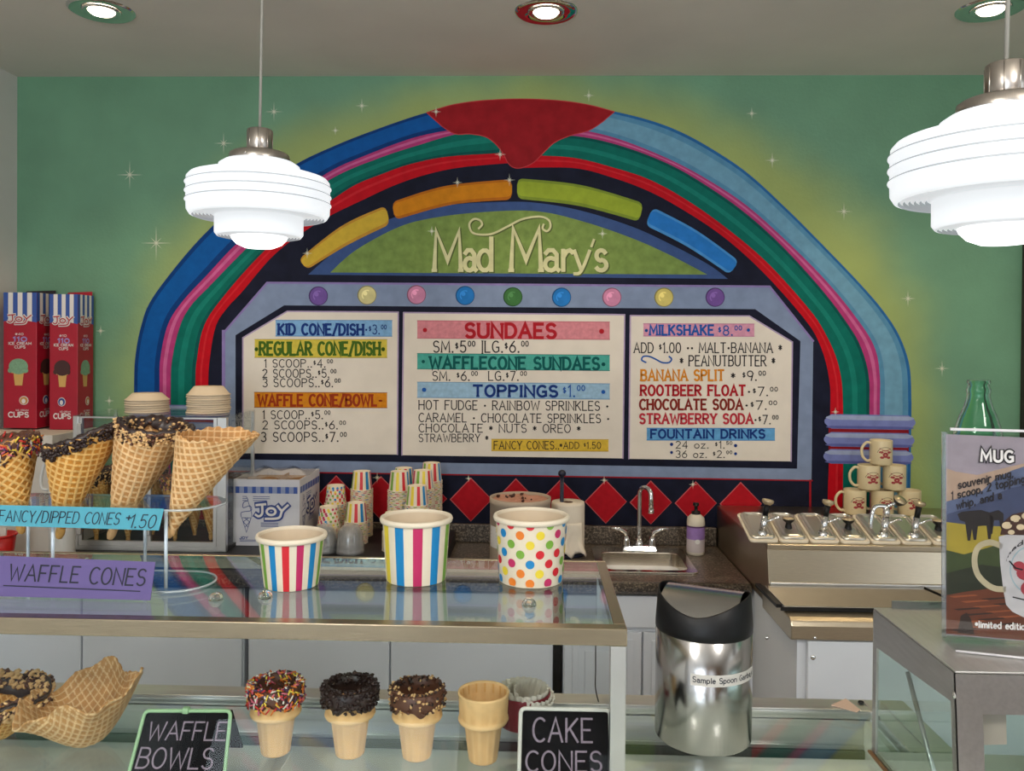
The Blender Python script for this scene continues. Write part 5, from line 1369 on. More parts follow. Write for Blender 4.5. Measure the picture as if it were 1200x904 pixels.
MB().hexa([(cxl, cyf-.075, DK+.002), (cxr-.026, cyf-.075, DK+.002), (cxr-.026, cyf-.070, DK+.002), (cxl, cyf-.070, DK+.002), (cxl, cyf+.004, G-bar_h-.001), (cxr-.026, cyf+.004, G-bar_h-.001), (cxr-.026, cyf+.009, G-bar_h-.001), (cxl, cyf+.009, G-bar_h-.001)]).build('front_glass', fg, case)
# thin cord hanging at the back
cdm = MB(); cpts = [onY(698, 757, 1.47), onY(698, 785, 1.465), onY(698, 808, 1.45), onY(703, 828, 1.432)]
cdm.tube(catmull([tuple(p) for p in cpts], 5), .0012, 6); tag(cdm.build('cord', black_pl), 'thin black cord hanging down beside the right post of the glass case', 'cord')

# ------------------------------------------------------------------ dipping cabinet below
rY = onZ(800, 832, DK).y                   # front edge of the rear rail
RX = onZ(1040, 858, DK).x                  # right rail, running towards the customer
dip = thing('dipping_cabinet', 'long ice cream dipping cabinet with glass lid and aluminium rails, under the cake cones', 'freezer', ((cxl+RX)/2, 1.1, 0))
alu_g = mat('cabinet_aluminium', (.66, .67, .65), .38, 1.0, noise=.06, nscale=12, bump=.05, bscale=50, stretch=(1, 8, 8))
grey_in = mat('freezer_liner', rgb(218, 222, 214), .45, noise=.05, nscale=4)
lid_g = glass('lid_glass', (.95, .97, .96), 1.5, dens=.8)
y0_ = .62
MB().box((cxl, rY, DK-.012), (RX+.03, rY+.05, DK+.004)).build('rear_rail', alu_g, dip, bevel=.003)
MB().box((cxl, rY-.004, DK+.0045), (RX-.02, rY+.012, DK+.0085)).build('rail_bead', alu, dip, bevel=.0015)
MB().box((RX, y0_, DK-.012), (RX+.075, rY+.045, DK+.006)).build('side_rail', alu_g, dip, bevel=.003)
MB().box((RX+.030, y0_, DK+.0065), (RX+.037, rY+.03, DK+.009)).build('rail_bead', alu, dip)
for px, py in ((1009, 823), (1028, 841), (1074, 884)):
    p = onZ(px, py, DK+.007); MB().lathe([(.0001, .003), (.0045, .002), (.0055, 0)], (p.x, p.y, DK+.006), 14).build('screw', dark_gap, dip)
tp_ = [onZ(px, py, DK+.0072) for px, py in ((974, 828.5), (991, 821), (1008, 834), (1004, 837))]
MB().prism([(p.x, p.y, DK+.0092) for p in tp_], (0, 0, .0012)).build('tape_patch', mat('tape', rgb(226, 196, 176), .7), dip)
# interior
zin = EYE-.735
MB().box((cxl, rY+.001, zin), (RX-.001, rY+.012, DK-.013)).build('rear_liner', alu_g, dip)
MB().box((cxl, rY-.004, DK-.062), (RX-.001, rY, DK-.056)).build('liner_ledge', alu, dip)
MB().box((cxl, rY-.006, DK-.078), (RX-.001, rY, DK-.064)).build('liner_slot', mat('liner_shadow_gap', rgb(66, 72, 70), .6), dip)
MB().box((RX-.012, y0_, zin), (RX-.0005, rY, DK-.013)).build('side_liner', grey_in, dip)
MB().box((cxl, y0_, zin-.01), (RX-.001, rY+.012, zin)).build('liner_floor', grey_in, dip)
for i, x in enumerate((-.95, -.42, .12)):
    MB().box((x, y0_+.05, zin+.0005), (x+.5, rY-.03, zin+.030)).build('tub_cover', mat('tub_cover', rgb(226, 228, 220), .4), dip, bevel=.004)
MB().box((cxl, y0_+.002, .05), (RX+.07, rY+.048, zin-.011)).build('body', white_lam, dip)
MB().box((cxl, y0_+.001, DK-.007), (RX-.001, rY-.001, DK-.0005)).build('glass_lid', lid_g, dip)

# ------------------------------------------------------------------ large paper cups on the case
def big_cup(px, py_base, top_w, bot_w, h_px, pattern, label, kind, off=0, rows=0):
    p0 = onZ(px, py_base, G); 
    rb = bot_w/2*mpp(p0.y)*1.03
    c = stand(px, py_base, G, rb); mm = mpp(c.y)
    rb = bot_w/2*mm; rt = top_w/2*mm; h = h_px*mm
    t = thing('ice_cream_cup', label, 'paper cup', (c.x, c.y, G))
    mb = MB()
    if kind == 'striped': cup_body(mb, rb, rt, h, pattern, True, 80, off=off)
    else:
        cup_body(mb, rb, rt, h, [0]*24, True, 72); polka(mb, rb, rt, h, True, .0074, 7, 11, [2, 5, 1, 6, 3, 4], off)
    for v in mb.v: pass
    mb.build('wall', CM, t, local=True)
    mb = MB(); mb.lathe([(.0001, .004), (rb*.93, .004), (rb*.96, .006), (rt*.972, h-.004)], (0, 0, 0), 64); mb.build('inside', cup_in, t, local=True)
    mb = MB(); q = .0042
    mb.lathe([(rt*.995, h-.010), (rt+q*.7, h-.009), (rt+q, h-.0048), (rt+q*.7, h-.001), (rt*.99, h), (rt*.968, h-.002), (rt*.966, h-.006)], (0, 0, 0), 64); mb.build('rolled_rim', cup_w, t, local=True)
    for a in range(1): pass
    t.location.z = G-.0003
    return t
# stripe orders read from the viewer's left to right (each strip is one of 20 round the cup)
big_cup(341.5, 694, 77, 63, 61, [0,5,0,2,0,4,0,1,0,1,0,2,0,3,0,4,0,2,0,1,0,5,0,2,0,3,0,4], 'striped paper cup with a red centre stripe, left of three on the glass case', 'striped', -PI/2+.11-2*PI*13.5/28)
big_cup(487.5, 688, 80, 70, 74, [0,3,0,1,0,5,0,5,0,2,0,4,0,2,0,1,0,3,0,2,0,4], 'striped paper cup with a magenta centre stripe, middle one on the glass case', 'striped', -PI/2+.19-2*PI*11.5/22)
big_cup(622, 690, 84, 74, 77, None, 'white paper ice cream cup with multicoloured polka dots, on the glass case', 'dotted', .12)
# clear round bumpers lying on the glass
bump = bpy.data.materials.new('clear_bumper'); bump.use_nodes = True; b_ = bump.node_tree.nodes['Principled BSDF']
b_.inputs['Transmission Weight'].default_value = 1; b_.inputs['Roughness'].default_value = .02; b_.inputs['IOR'].default_value = 1.45; b_.inputs['Base Color'].default_value = (.78, .84, .82, 1)
for px, py, wh in ((253, 702, 'beside the acrylic cone stand'), (311, 700, 'before the red-striped cup'), (620, 709, 'before the polka-dot cup')):
    r = 8.8*mpp(1.26); c = onZ(px, py, G)
    MBb = MB(); MBb.lathe([(.0001, r*1.0), (r*.3, r*.955), (r*.55, r*.835), (r*.78, r*.625), (r*.93, r*.37), (r, 0), (.0001, 0)], (c.x, c.y, G-.0008), 32)
    tag(MBb.build('clear_bumper', bump), 'small clear dome bumper on the case top, ' + wh, 'bumper')

# ------------------------------------------------------------------ acrylic cone stand with its signs
HY = 1.340; hr = .060
clear = glass('clear_acrylic', (.93, .96, .96), 1.40, dens=.9)
edge_m = mat('acrylic_edge', rgb(214, 224, 228), .10, spec=.9)
edge_m.node_tree.nodes['Principled BSDF'].inputs['Alpha'].default_value = .42
hx1 = onY(250, 688, HY).x-hr; hx0_ = -1.02
ht = onY(218, 590, HY).z
hs = thing('cone_stand', 'clear acrylic two-tier stand holding the big waffle cones, left on the glass case', 'cone stand', ((hx0_+hx1)/2, HY, G))
def stadium(r, z, x1=hx1, n=20):
    return [Vector((x1+r*math.cos(-PI/2+PI*i/n), HY+r*math.sin(-PI/2+PI*i/n), z)) for i in range(n+1)]+[Vector((hx0_+r*math.cos(PI/2+PI*i/n), HY+r*math.sin(PI/2+PI*i/n), z)) for i in range(n+1)]
for nm, z, dx, th in (('base_plate', G+.0005, 0, .005), ('top_plate', ht-.0025, .017, .005)):
    x1 = hx1+dx
    o = MB().prism(stadium(hr, z, x1), (0, 0, th), smooth=False).build(nm, clear, hs)
    e_ = MB(); lp = stadium(hr+.0006, z+th*.5, x1); e_.tube(lp+[lp[0]], th*.40, 8, cap=False); e_.build('edge', edge_m, o)
for px, dy in ((33, .045), (62, -.045), (170, .045), (194.5, -.045)):
    p = onY(px, 640, HY+dy); MB().tube([(p.x, HY+dy, G+.0055), (p.x, HY+dy, ht-.0025)], .0028, 10).build('rod', mat('acrylic_rod', rgb(206, 220, 232), .15, spec=.8), hs)
cones_ = [
 ('waffle_cone', 'waffle cone dipped in chocolate and sprinkles, cut by the left edge, in the stand', (25, 621), (-34, 520), (38, 512), 'sprinkles', 0, .034, waf_d),
 ('waffle_cone', 'waffle cone dipped in dark chocolate crunch, second from left in the stand', (70, 627), (60, 524), (144, 496), 'crunch', 45, .022, waf_d),
 ('waffle_cone', 'waffle cone dipped in chocolate and chopped nuts, third in the stand', (130, 628), (143, 492), (222, 506), 'nuts', 45, .024, waf),
 ('waffle_cone', 'plain undipped waffle cone, rightmost in the acrylic stand', (199, 626), (213, 507), (299, 511), None, 8, 0, waf)]
for nm, lb_, tp_, A, B, ct, an, chh_, mt_ in cones_:
    cone(nm, lb_, tp_, A, B, HY+{129: 0, 130: .015, 199: -.028}.get(tp_[0], 0), ct, an, .0108, mt_, 230, 150, chh_, cat='waffle cone', group='large cones in the acrylic stand', back=.07, seam=PI*1.75 if ct is None else PI*.7)
ink_b = mat('marker_black', rgb(26, 28, 44), .6)
def sign_card(name, label, pts3, m_, lines, under=None, thick=.0012):
    """pts3: tl, tr, br, bl in the place; lettering laid out in 0..1 across, 0..1 up"""
    tl, tr, br, bl = pts3; n = (tr-tl).cross(bl-tl).normalized()
    if n.y > 0: n = -n
    t = thing(name, label, 'sign', (bl+br)/2)
    MB().prism([tl, tr, br, bl], -n*thick).build('card', m_, t)
    f = lambda a, b: (bl.lerp(br, a)).lerp(tl.lerp(tr, a), b)+n*.0004
    mb = MB()
    for s_, x0, x1, y0, y1, kw in lines: text2(mb, s_, x0, x1, y0, y1, f, **kw)
    for q in (under or []): text_line(mb, q, f)
    mb.build('lettering', ink_b, t); return t
def text2(mb, s_, x0, x1, y0, y1, f, wt=.1, asp=1.0, **kw):
    # frame with equal scales: x runs in units of the card height
    text(mb, s_, x0*asp, x1*asp, y0, y1, lambda a, b: f(a/asp, b), wt, **kw)
def text_line(mb, q, f):
    (a, b, w, asp) = q; ribbon(mb, [(a[0]*asp, a[1]), (b[0]*asp, b[1])], w, lambda x, y: f(x/asp, y), 0)
fy_ = HY-hr-.006
sg_ = [onY(-14, 592, fy_), onY(192, 596.5, fy_), onY(186, 622, fy_+.0), onY(-14, 616, fy_)]
sign_card('price_sign', 'turquoise paper strip lettered FANCY/DIPPED CONES +1.50, on the cone stand', sg_, mat('turquoise_paper', rgb(78, 160, 180), .7, noise=.03, nscale=20),
          [('FANCY/DIPPED CONES', .065, .76, .22, .76, dict(wt=.085, asp=8.2, slant=.12, gap=.18)), ('+', .80, .828, .3, .8, dict(wt=.12, asp=8.2)), ('1.50', .828, .968, .1, .70, dict(wt=.085, asp=8.2, slant=.1))])
# purple card leaning on the stand
yb_ = onZ(90, 702, G+.001).y
pb = [onZ(-8, 699, G+.001), onZ(176, 704, G+.001)]
pt_ = [onY(-2, 651.5, pb[0].y+.010), onY(182, 659, pb[1].y+.010)]
sign_card('name_sign', 'purple card lettered WAFFLE CONES leaning on the foot of the cone stand', [pt_[0], pt_[1], pb[1], pb[0]], mat('purple_card', rgb(98, 84, 138), .7, noise=.03, nscale=20),
          [('WAFFLE', .085, .53, .40, .80, dict(wt=.10, asp=3.8, slant=.06, serif=.05)), ('CONES', .60, .95, .38, .80, dict(wt=.10, asp=3.8, slant=.06, serif=.05))], under=[((.06, .27), (.93, .23), .013, 3.8)])

# ------------------------------------------------------------------ cake cones on the deck
cake = attr_mat('cake_wafer', rgb(206, 150, 84), rgb(226, 186, 130), .75, .08, 60)
def cake_cone(px, py_base, label, coat, tilt=0):
    r0_ = 17*mpp(1.27); c = stand(px, py_base, DK, r0_); u = mpp(c.y)
    t = thing('cake_cone', label, 'cake cone', (c.x, c.y, DK), group='cake cones on the counter deck')
    pr = [(.0001, .003*1), (15.5*u, .0), (16.6*u, 1*u), (17*u, 3*u), (22*u, 42*u), (23.4*u, 43.5*u), (28.5*u, 46*u), (29.8*u, 48.5*u), (29.4*u, 51*u), (28.2*u, 53*u), (28.6*u, 56*u), (29.6*u, 77*u), (30.4*u, 79*u), (30*u, 81*u), (28.4*u, 81*u), (27*u, 78*u), (25.6*u, 58*u), (24*u, 55*u), (21*u, 54*u), (14*u, 6*u), (.0001, 5*u)]
    def wob(a, i):
        if 2 <= i <= 4: return 1+.012*(1 if (a*14/PI) % 2 < 1.0 else -1)
        return 1
    mb = MB()
    for q in range(0): pass
    mb.lathe(pr, (0, 0, 0), 84, wob=wob)
    n = len(pr)
    for i in range(len(mb.v)):
        k_ = i % n; a = 2*PI*(i//n)/84
        mb.attr[i] = (.25 if k_ >= 17 else (.95 if k_ in (5, 6, 7, 8, 11, 12, 13, 14) else .55+.2*(1 if (a*14/PI) % 2 < 1 else 0)))
    mb.build('wafer', cake, t, local=True)
    ins_ = MB()
    for i in range(16):
        a = 2*PI*i/16; ins_.box((26.3*u, -1.0*u, 62*u), (28.4*u, 1.0*u, 79*u), rot=Rz(a), piv=(0, 0, 0))
    if not coat: ins_.build('inner_ribs', mat('cake_rib', rgb(214, 164, 96), .75), t, local=True)
    if coat:
        cb = MB(); N_ = 80
        prof = [(29.6*u, 61*u), (31.2*u, 62.5*u), (31.8*u, 70*u), (31.6*u, 79*u), (30*u, 83*u), (27.6*u, 82*u), (25.6*u, 72*u), (25.4*u, 62*u)]
        def cf(i, j):
            a = 2*PI*i/N_; r_, z_ = prof[j]
            if j < 2: z_ += 3.0*u*math.sin(a*5+px)+1.5*u*math.sin(a*11)
            return (r_*math.cos(a), r_*math.sin(a), z_)
        cb.grid(cf, N_, len(prof), 0, closed=True); cb.build('chocolate_dip', choc_m if coat != 'crunch' else choc, t, local=True)
        nb_ = MB()
        def pf(u1, v):
            a = 2*PI*u1; d_ = Vector((math.cos(a), math.sin(a), 0))
            if v < .55: return d_*(31.8*u)+Vector((0, 0, (60+22*v/.55)*u)), d_
            if v < .8: return d_*((31-6*(v-.55)/.25)*u)+Vector((0, 0, 83*u)), Vector((0, 0, 1))
            return d_*(24.6*u)+Vector((0, 0, (82-14*(v-.8)/.2)*u)), -d_
        if coat == 'sprinkles': crumbs(nb_, pf, 520, .0021, 7, rods=True); mm_ = spr_c; nm = 'sprinkles'
        elif coat == 'crunch': crumbs(nb_, pf, 560, .0028, 1); mm_ = [choc]; nm = 'chocolate_crunch'
        else: crumbs(nb_, pf, 300, .0025, 3); mm_ = [choc_m, nut, choc]; nm = 'chopped_nuts'
        tag(nb_.build(nm, mm_, t, local=True), kind='stuff')
    t.rotation_euler = (0, tilt, 0)
    return t
cake_cone(323, 890, 'cake cone dipped in chocolate with rainbow sprinkles, leftmost of four cake cones', 'sprinkles')
cake_cone(410, 892, 'cake cone dipped in dark chocolate crunch, second of four cake cones', 'crunch')
cake_cone(488.5, 895, 'cake cone with chocolate and nut dipped rim, third of four cake cones', 'nuts')
cake_cone(566, 899, 'plain undipped cake cone, rightmost of the four cake cones', None)

# ------------------------------------------------------------------ waffle bowls
def waffle_bowl(px, py, Yc, scale, label, tiltx, tilty, coat=None, mt_=waf, rot=0.0, amp=1.0):
    c = onY(px, py, Yc); c.z = max(c.z, DK+.004) if False else DK+.003
    t = thing('waffle_bowl', label, 'waffle bowl', c, group='waffle bowls at the lower left')
    R_ = Ry(tilty) @ Rx(tiltx)
    nu, nv = 240, 90; vals = {}
    def prof(v, a):
        # v 0..1 from centre to the rim
        ruff = math.sin(a*5+rot)*.55+math.sin(a*3+1.3+rot)*.45
        r_ = scale*(.36*v**.55+.64*v)*(1+.095*amp*ruff*v**3+.02*amp*math.sin(a*13+rot)*v**6)
        hh = scale*(1.12*max(0, v-.12)**1.25)*(1+(.10*amp*math.sin(a*4+rot*2)+.05*amp*math.sin(a*9+rot))*v**3)
        return r_, hh
    def fn(i, j):
        a = 2*PI*i/nu; v = j/(nv-1); r_, hh = prof(v, a)
        x, y = scale*1.5*v*math.cos(a), scale*1.5*v*math.sin(a)
        h = lattice(x*.8-y*.6+.002, x*.6+y*.8+.003, .0125*scale/.085, .22); vals[(i, j)] = h
        p_ = Vector((r_*math.cos(a), r_*math.sin(a), hh)); nrm = Vector((math.cos(a)*.75, math.sin(a)*.75, -.66))
        return R_ @ (p_+nrm*.0012*h+nrm*(.0009*math.sin(a*37) if j == nv-1 else 0))
    mb = MB(); mb.grid(fn, nu, nv, closed=True, attr=lambda i, j: vals[(i, j)])
    mz = min(v_.z for v_ in mb.v)
    for v_ in mb.v: v_.z -= mz
    o = mb.build('shell', mt_, t, local=True); sd = o.modifiers.new('wafer', 'SOLIDIFY'); sd.thickness = .003; sd.offset = 1
    if coat:
        cb = MB(); N_ = 120
        offs_ = [(.80, .002), (.84, .0045), (.95, .0045), (1.015, .002), (1.01, -.004), (.93, -.007), (.74, -.006), (.68, -.0032)]
        def cf(i, j):
            a = 2*PI*i/N_; v, o_ = offs_[j]; v2 = v+(.03*math.sin(a*7)+.02*math.sin(a*12) if j in (0, 7) else 0)
            r_, hh = prof(v2, a); p_ = Vector((r_*math.cos(a), r_*math.sin(a), hh)); nrm = Vector((math.cos(a)*.75, math.sin(a)*.75, -.66))
            return (R_ @ (p_+nrm*o_))-Vector((0, 0, mz))
        cb.grid(cf, N_, len(offs_), 0, closed=True); cb.build('chocolate_dip', choc, t, local=True)
        nb_ = MB()
        def pf(u1, v):
            a = 2*PI*u1; s_ = 1 if random.random() < .5 else -1
            r_, hh = prof(.78+.24*v, a); nrm = Vector((math.cos(a)*.75, math.sin(a)*.75, -.66))*s_
            p_ = Vector((r_*math.cos(a), r_*math.sin(a), hh))+nrm*(.0045 if s_ > 0 else .0065)
            return (R_ @ p_)-Vector((0, 0, mz)), R_ @ nrm
        crumbs(nb_, pf, 900, .0042, 3); tag(nb_.build('chopped_nuts', [nut, choc_m, nut], t, local=True), kind='stuff')
    return t
waffle_bowl(106, 900, 1.265, .086, 'plain ruffled waffle bowl with its left side dipping low', .06, -.17, None, waf, .45, 1.3)
waffle_bowl(-6, 900, 1.275, .074, 'waffle bowl dipped in chocolate and nuts, cut by the left edge', .0, .10, 'nuts', waf_d, 2.1, .4)

# ------------------------------------------------------------------ chalkboard signs
chalk = mat('chalk', rgb(138, 122, 134), .9, noise=.25, nscale=300)
slate = mat('slate_board', rgb(16, 15, 18), .85, spec=.15, noise=.3, nscale=18)
def chalkboard(label, corners, back, frame_m, words, fw=.0035, clip=False):
    tl, tr, br, bl = corners; n = (tr-tl).cross(bl-tl).normalized()
    if n.y > 0: n = -n
    t = thing('chalkboard_sign', label, 'chalkboard', (bl+br)/2)
    MB().prism([tl, tr, br, bl], -n*.004).build('board', slate, t)
    u = (tr-tl).normalized(); v = (tl-bl).normalized()
    fm = MB()
    def rr(p0, k_): return p0
    o_ = [tl-u*fw*.3+v*fw*.3, tr+u*fw*.3+v*fw*.3, br+u*fw*.3-v*fw*.3, bl-u*fw*.3-v*fw*.3]
    pts = []
    rad = .008
    for i in range(4):
        p_, a_, b_ = o_[i], o_[i-1], o_[(i+1) % 4]
        d1, d2 = (a_-p_).normalized(), (b_-p_).normalized()
        for q in range(6):
            s_ = q/5; P0, P1, P2 = p_+d1*rad, p_, p_+d2*rad
            pts.append((P0*(1-s_)**2+P1*2*s_*(1-s_)+P2*s_**2)+n*.001)
    fm.tube(pts+[pts[0]], fw, 8, cap=False); fm.build('frame', frame_m, t)
    if clip:
        m_ = tl.lerp(tr, .48)+n*.002; fm = MB(); fm.box(m_-Vector((.005, .004, .003)), m_+Vector((.005, .006, .006))); fm.build('clip', frame_m, t, bevel=.002)
    if back:
        a_, b_ = tl.lerp(tr, .06)-n*.005, tr-n*.005
        MB().hexa([back[0], back[1], back[1]+Vector((0, .004, 0)), back[0]+Vector((0, .004, 0)), a_, b_, b_+Vector((0, .004, 0)), a_+Vector((0, .004, 0))]).build('back_leg', slate, t)
    asp = (tr-tl).length/(tl-bl).length
    f = lambda a, b: (bl.lerp(br, a)).lerp(tl.lerp(tr, a), b)+n*.0006
    mb = MB()
    for s_, x0, x1, y0, y1, kw in words: text2(mb, s_, x0, x1, y0, y1, f, asp=asp, **kw)
    mb.build('lettering', chalk, t); return t
green_f = mat('pale_green_frame', rgb(150, 186, 140), .5); white_f = mat('pale_frame', rgb(206, 202, 192), .5)
bl_, br_ = onZ(150, 914, DK+.003), onZ(262, 916, DK+.003)
tl_, tr_ = onY(171, 834, bl_.y+.032), onY(270, 834, br_.y+.032)
bk_ = [onZ(168, 874, DK+.001), onZ(284, 877, DK+.001)]
chalkboard('small A-frame chalkboard in a pale green frame reading WAFFLE BOWLS', [tl_, tr_, br_, bl_], bk_, green_f,
           [('WAFFLE', .09, .97, .58, .84, dict(wt=.10, slant=.06, gap=.16)), ('BOWLS', .05, .86, .17, .46, dict(wt=.095, slant=.05, gap=.16))], .0028, True)
bl_, br_ = onZ(608.5, 918, DK+.003), onZ(716, 918, DK+.003)
tl_, tr_ = onY(611, 831, bl_.y+.012), onY(714, 833, br_.y+.012)
bk_ = [onZ(616, 885, DK+.001), onZ(712, 885, DK+.001)]
chalkboard('small chalkboard in a whitish frame reading CAKE CONES beside the case post', [tl_, tr_, br_, bl_], bk_, white_f,
           [('CAKE', .14, .80, .56, .88, dict(wt=.095, gap=.2)), ('CONES', .07, .90, .16, .43, dict(wt=.105, gap=.2))], .0030, False)

# ramekin with fluted papers
rc = stand(613, 861, DK, .04); u = mpp(rc.y)
rk_ = thing('ramekin', 'dark red fluted dish behind the plain cake cone', 'dish', (rc.x, rc.y, DK+.0005))
crim = mat('crimson_glaze', rgb(126, 22, 40), .35)
def fl_w(a, i): return 1+(.014*math.cos(a*30) if i in (2, 3) else 0)
MB().lathe([(.0001, 0), (27*u, 0), (29*u, 2*u), (31.5*u, 33*u), (32*u, 36*u), (31.5*u, 38*u), (30.5*u, 38*u), (28*u, 4*u), (.0001, 4*u)], (0, 0, 0), 120, wob=fl_w).build('dish', crim, rk_, local=True)
fp = thing('paper_liners', 'white fluted paper liners heaped in the dark red dish', 'paper liners', (rc.x, rc.y, DK+.0005+4.5*u))
def liner(cx, cy, z0, r0_, r1_, h, tl1, ph):
    mb = MB(); M_ = Ry(tl1) @ Rx(ph*.1)
    def fn(i, j):
        a = 2*PI*i/144; v = j/5; r_ = r0_+(r1_-r0_)*v; w = 1+.055*v*math.cos(a*24+ph)
        p_ = M_ @ Vector((r_*w*math.cos(a), r_*w*math.sin(a), h*v)); return p_+Vector((cx, cy, z0))
    mb.grid(fn, 144, 6, closed=True); b = len(mb.v); return mb
pw_m = mat('liner_paper', rgb(222, 214, 200), .8)
for cx, cy, z0, r0_, r1_, h, t1, ph in ((0, 0, 0, 20*u, 29*u, 38*u, .0, 0.), (2*u, -3*u, 1.5*u, 19*u, 26*u, 36*u, .16, 1.), (5*u, 1*u, 3*u, 18*u, 24*u, 34*u, .25, 2.2)):
    o = liner(cx, cy, z0, r0_, r1_, h, t1, ph).build('liner', pw_m, fp, local=True); sd = o.modifiers.new('t', 'SOLIDIFY'); sd.thickness = .0006

# ------------------------------------------------------------------ sample spoon bin
rb = 55*mpp(1.33); bc = stand(823, 888, DK, rb); u = mpp(bc.y); rb = 55.2*u
bin_ = thing('waste_bin', 'small brushed steel swing-lid bin labelled for sample spoons', 'bin', (bc.x, bc.y, DK+.0005))
bin_.rotation_euler = (0, 0, -.40)
bin_m = mat('bin_steel', (.50, .49, .48), .15, 1.0, noise=.05, nscale=30, bump=.04, bscale=40, stretch=(30, 30, 1))
hs_ = 125*u
_n = bin_m.node_tree; _b = _n.nodes['Principled BSDF']; _b.inputs['Roughness'].default_value = .17
MB().lathe([(.0001, 0), (rb*.97, 0), (rb, 2*u), (rb, hs_), (rb*.985, hs_+.5*u)], (0, 0, 0), 72).build('body', bin_m, bin_, local=True)
mb = MB(); N_ = 96
def topz(a): return hs_+27*u+19*u*abs(math.cos(a))**1.6
def lidf(i, j):
    a = 2*PI*i/N_; zt = topz(a)
    P_ = [(rb*.985, hs_), (rb*1.005, hs_+1*u), (rb*1.005, hs_+8*u), (rb*(1.0-.05*(zt-hs_)/(53*u)), zt-1*u), (rb*(.975-.05*(zt-hs_)/(53*u)), zt), (rb*.93, zt-1.2*u), (rb*.93, hs_+6*u)]
    r_, z_ = P_[j]; return (r_*math.cos(a), r_*math.sin(a), z_)
mb.grid(lidf, N_, 7, closed=True); mb.build('lid', black_pl, bin_, local=True)
# swing flap: a shallow barrel between the raised sides
mb = MB()
def flap(i, j):
    y = -1+2*j/20; yy = y*rb*.925; hw = math.sqrt(max(0, (rb*.925)**2-yy*yy)); hw = min(hw, rb*.80)
    x = (-1+2*i/16)*hw; z_ = hs_+25*u+20*u*(1-abs(y)**2)
    return (x, yy, z_)
mb.grid(flap, 17, 21); mb.build('swing_flap', bin_m, bin_, local=True)
lb = MB(); lb.ref = Vector((math.sin(.4)*-4, -10, .3)); ang0, ang1 = -PI/2-.45+.40, -PI/2+1.16+.40; rl = rb+.0006
fl_ = lambda a, b: Vector(((rl+.0004)*math.cos(a/rb+ang0), (rl+.0004)*math.sin(a/rb+ang0), 78*u+b))
for i in range(20):
    a0, a1 = (ang1-ang0)*rb*i/20, (ang1-ang0)*rb*(i+1)/20
    lb.poly([fl_(a0, 0), fl_(a1, 0), fl_(a1, 13*u), fl_(a0, 13*u)], 0)
text(lb, 'Sample Spoon Garbage', 2.5*u, (ang1-ang0)*rb-3*u, 4*u, 10*u, lambda a, b: fl_(a, b)*1.0004, .16, 1)
lb.build('label_strip', [mat('label_grey', rgb(196, 192, 186), .5), ink_b], bin_, local=True)
# ------------------------------------------------------------------ stainless case at the right
cA, cB = onZ(1016, 712, G), onZ(1129, 787, G)
CX = (cA.x+cB.x)/2; CYb, CYf = cA.y, cB.y; CXr = 1.35
z0 = DK+.0095
rc_ = thing('countertop_case', 'stainless steel framed countertop case with glass windows, lower right corner', 'display case', ((CX+CXr)/2, (CYb+CYf)/2, z0))
stl = mat('case_steel', (.56, .54, .52), .34, 1.0, noise=.07, nscale=18, bump=.06, bscale=50, stretch=(10, 1, 10))
MB().prism([(CX, CYf, G-.003), (CXr, CYf, G-.003), (CXr, CYb, G-.003), (CX, CYb, G-.003)], (0, 0, .003)).build('top_sheet', mat('case_top_steel', (.62, .61, .59), .5, 1.0, noise=.05, nscale=18, bump=.06, bscale=50, stretch=(10, 1, 10)), rc_, bevel=.0012)
slope = .022
def side(px, py): p = onX(px, py, CX); return (p.y, p.z)
wq = [side(1027, 759), side(1114, 822), side(1121, 900), side(1028, 822)]
y1_, y2_ = CYb-.014, CYf+.014
outer = [(CX, CYb, G-.0035), (CX, CYf, G-.0035), (CX, CYf-slope, z0), (CX, CYb, z0)]
zt_ = G-.034
inner = [(CX, wq[0][0], wq[0][1]), (CX, wq[1][0], wq[1][1]), (CX, wq[1][0]-slope*.75, z0+.004), (CX, wq[0][0], z0+.004)]
MB().frame(outer, inner, (.004, 0, 0)).build('side_frame', stl, rc_)
MB().prism([(CX+.0015, a[1], a[2]) for a in inner], (.002, 0, 0)).build('side_glass', glass('window_glass', (.86, .92, .90), 1.5), rc_)
# front frame, leaning outward at the foot
fo = [(CX, CYf, G-.0035), (CXr, CYf, G-.0035), (CXr, CYf-slope, z0), (CX, CYf-slope, z0)]
px_in = onY(1154, 860, CYf-.01).x; zi = onY(1154, 838, CYf-.006).z
fi = [(px_in, CYf-slope*(G-zi)/(G-z0), zi), (CXr-.03, CYf-slope*(G-zi)/(G-z0), zi), (CXr-.03, CYf-slope, z0+.004), (px_in, CYf-slope, z0+.004)]
MB().frame(fo, fi, (0, .004, 0)).build('front_frame', stl, rc_)
MB().prism([(a[0], a[1]+.0015, a[2]) for a in fi], (0, .002, 0)).build('front_glass', glass('window_glass'), rc_)
MB().box((CX+.005, CYb-.004, z0), (CXr, CYb, G-.0035)).build('back_frame', glass('window_glass'), rc_)
xl1, xl2 = onY(1045, 703, CYb+.004).x, onY(1104, 704, CYb+.004).x
MB().box((xl1, CYb+.0005, G-.001), (CXr, CYb+.004, G+.010)).build('rear_lip', alu, rc_)
p = onX(1118, 815, CX); MB().lathe([(.0001, .002), (.0035, .0015), (.0045, 0)], p, 14, M=Ry(-PI/2)).build('rivet', chrome, rc_)
p0 = onX(1062, 788, CX+.01); p1 = onX(1110, 900, CX+.01)
MB().tube([(CX+.012, p0.y, p0.z), (CX+.012, p1.y-.004, z0+.004)], .0035, 8).build('inner_strut', alu, rc_)
MB().box((CX+.006, CYf+.006, z0), (CXr-.01, CYb-.006, z0+.003)).build('case_floor', grey_in, rc_)
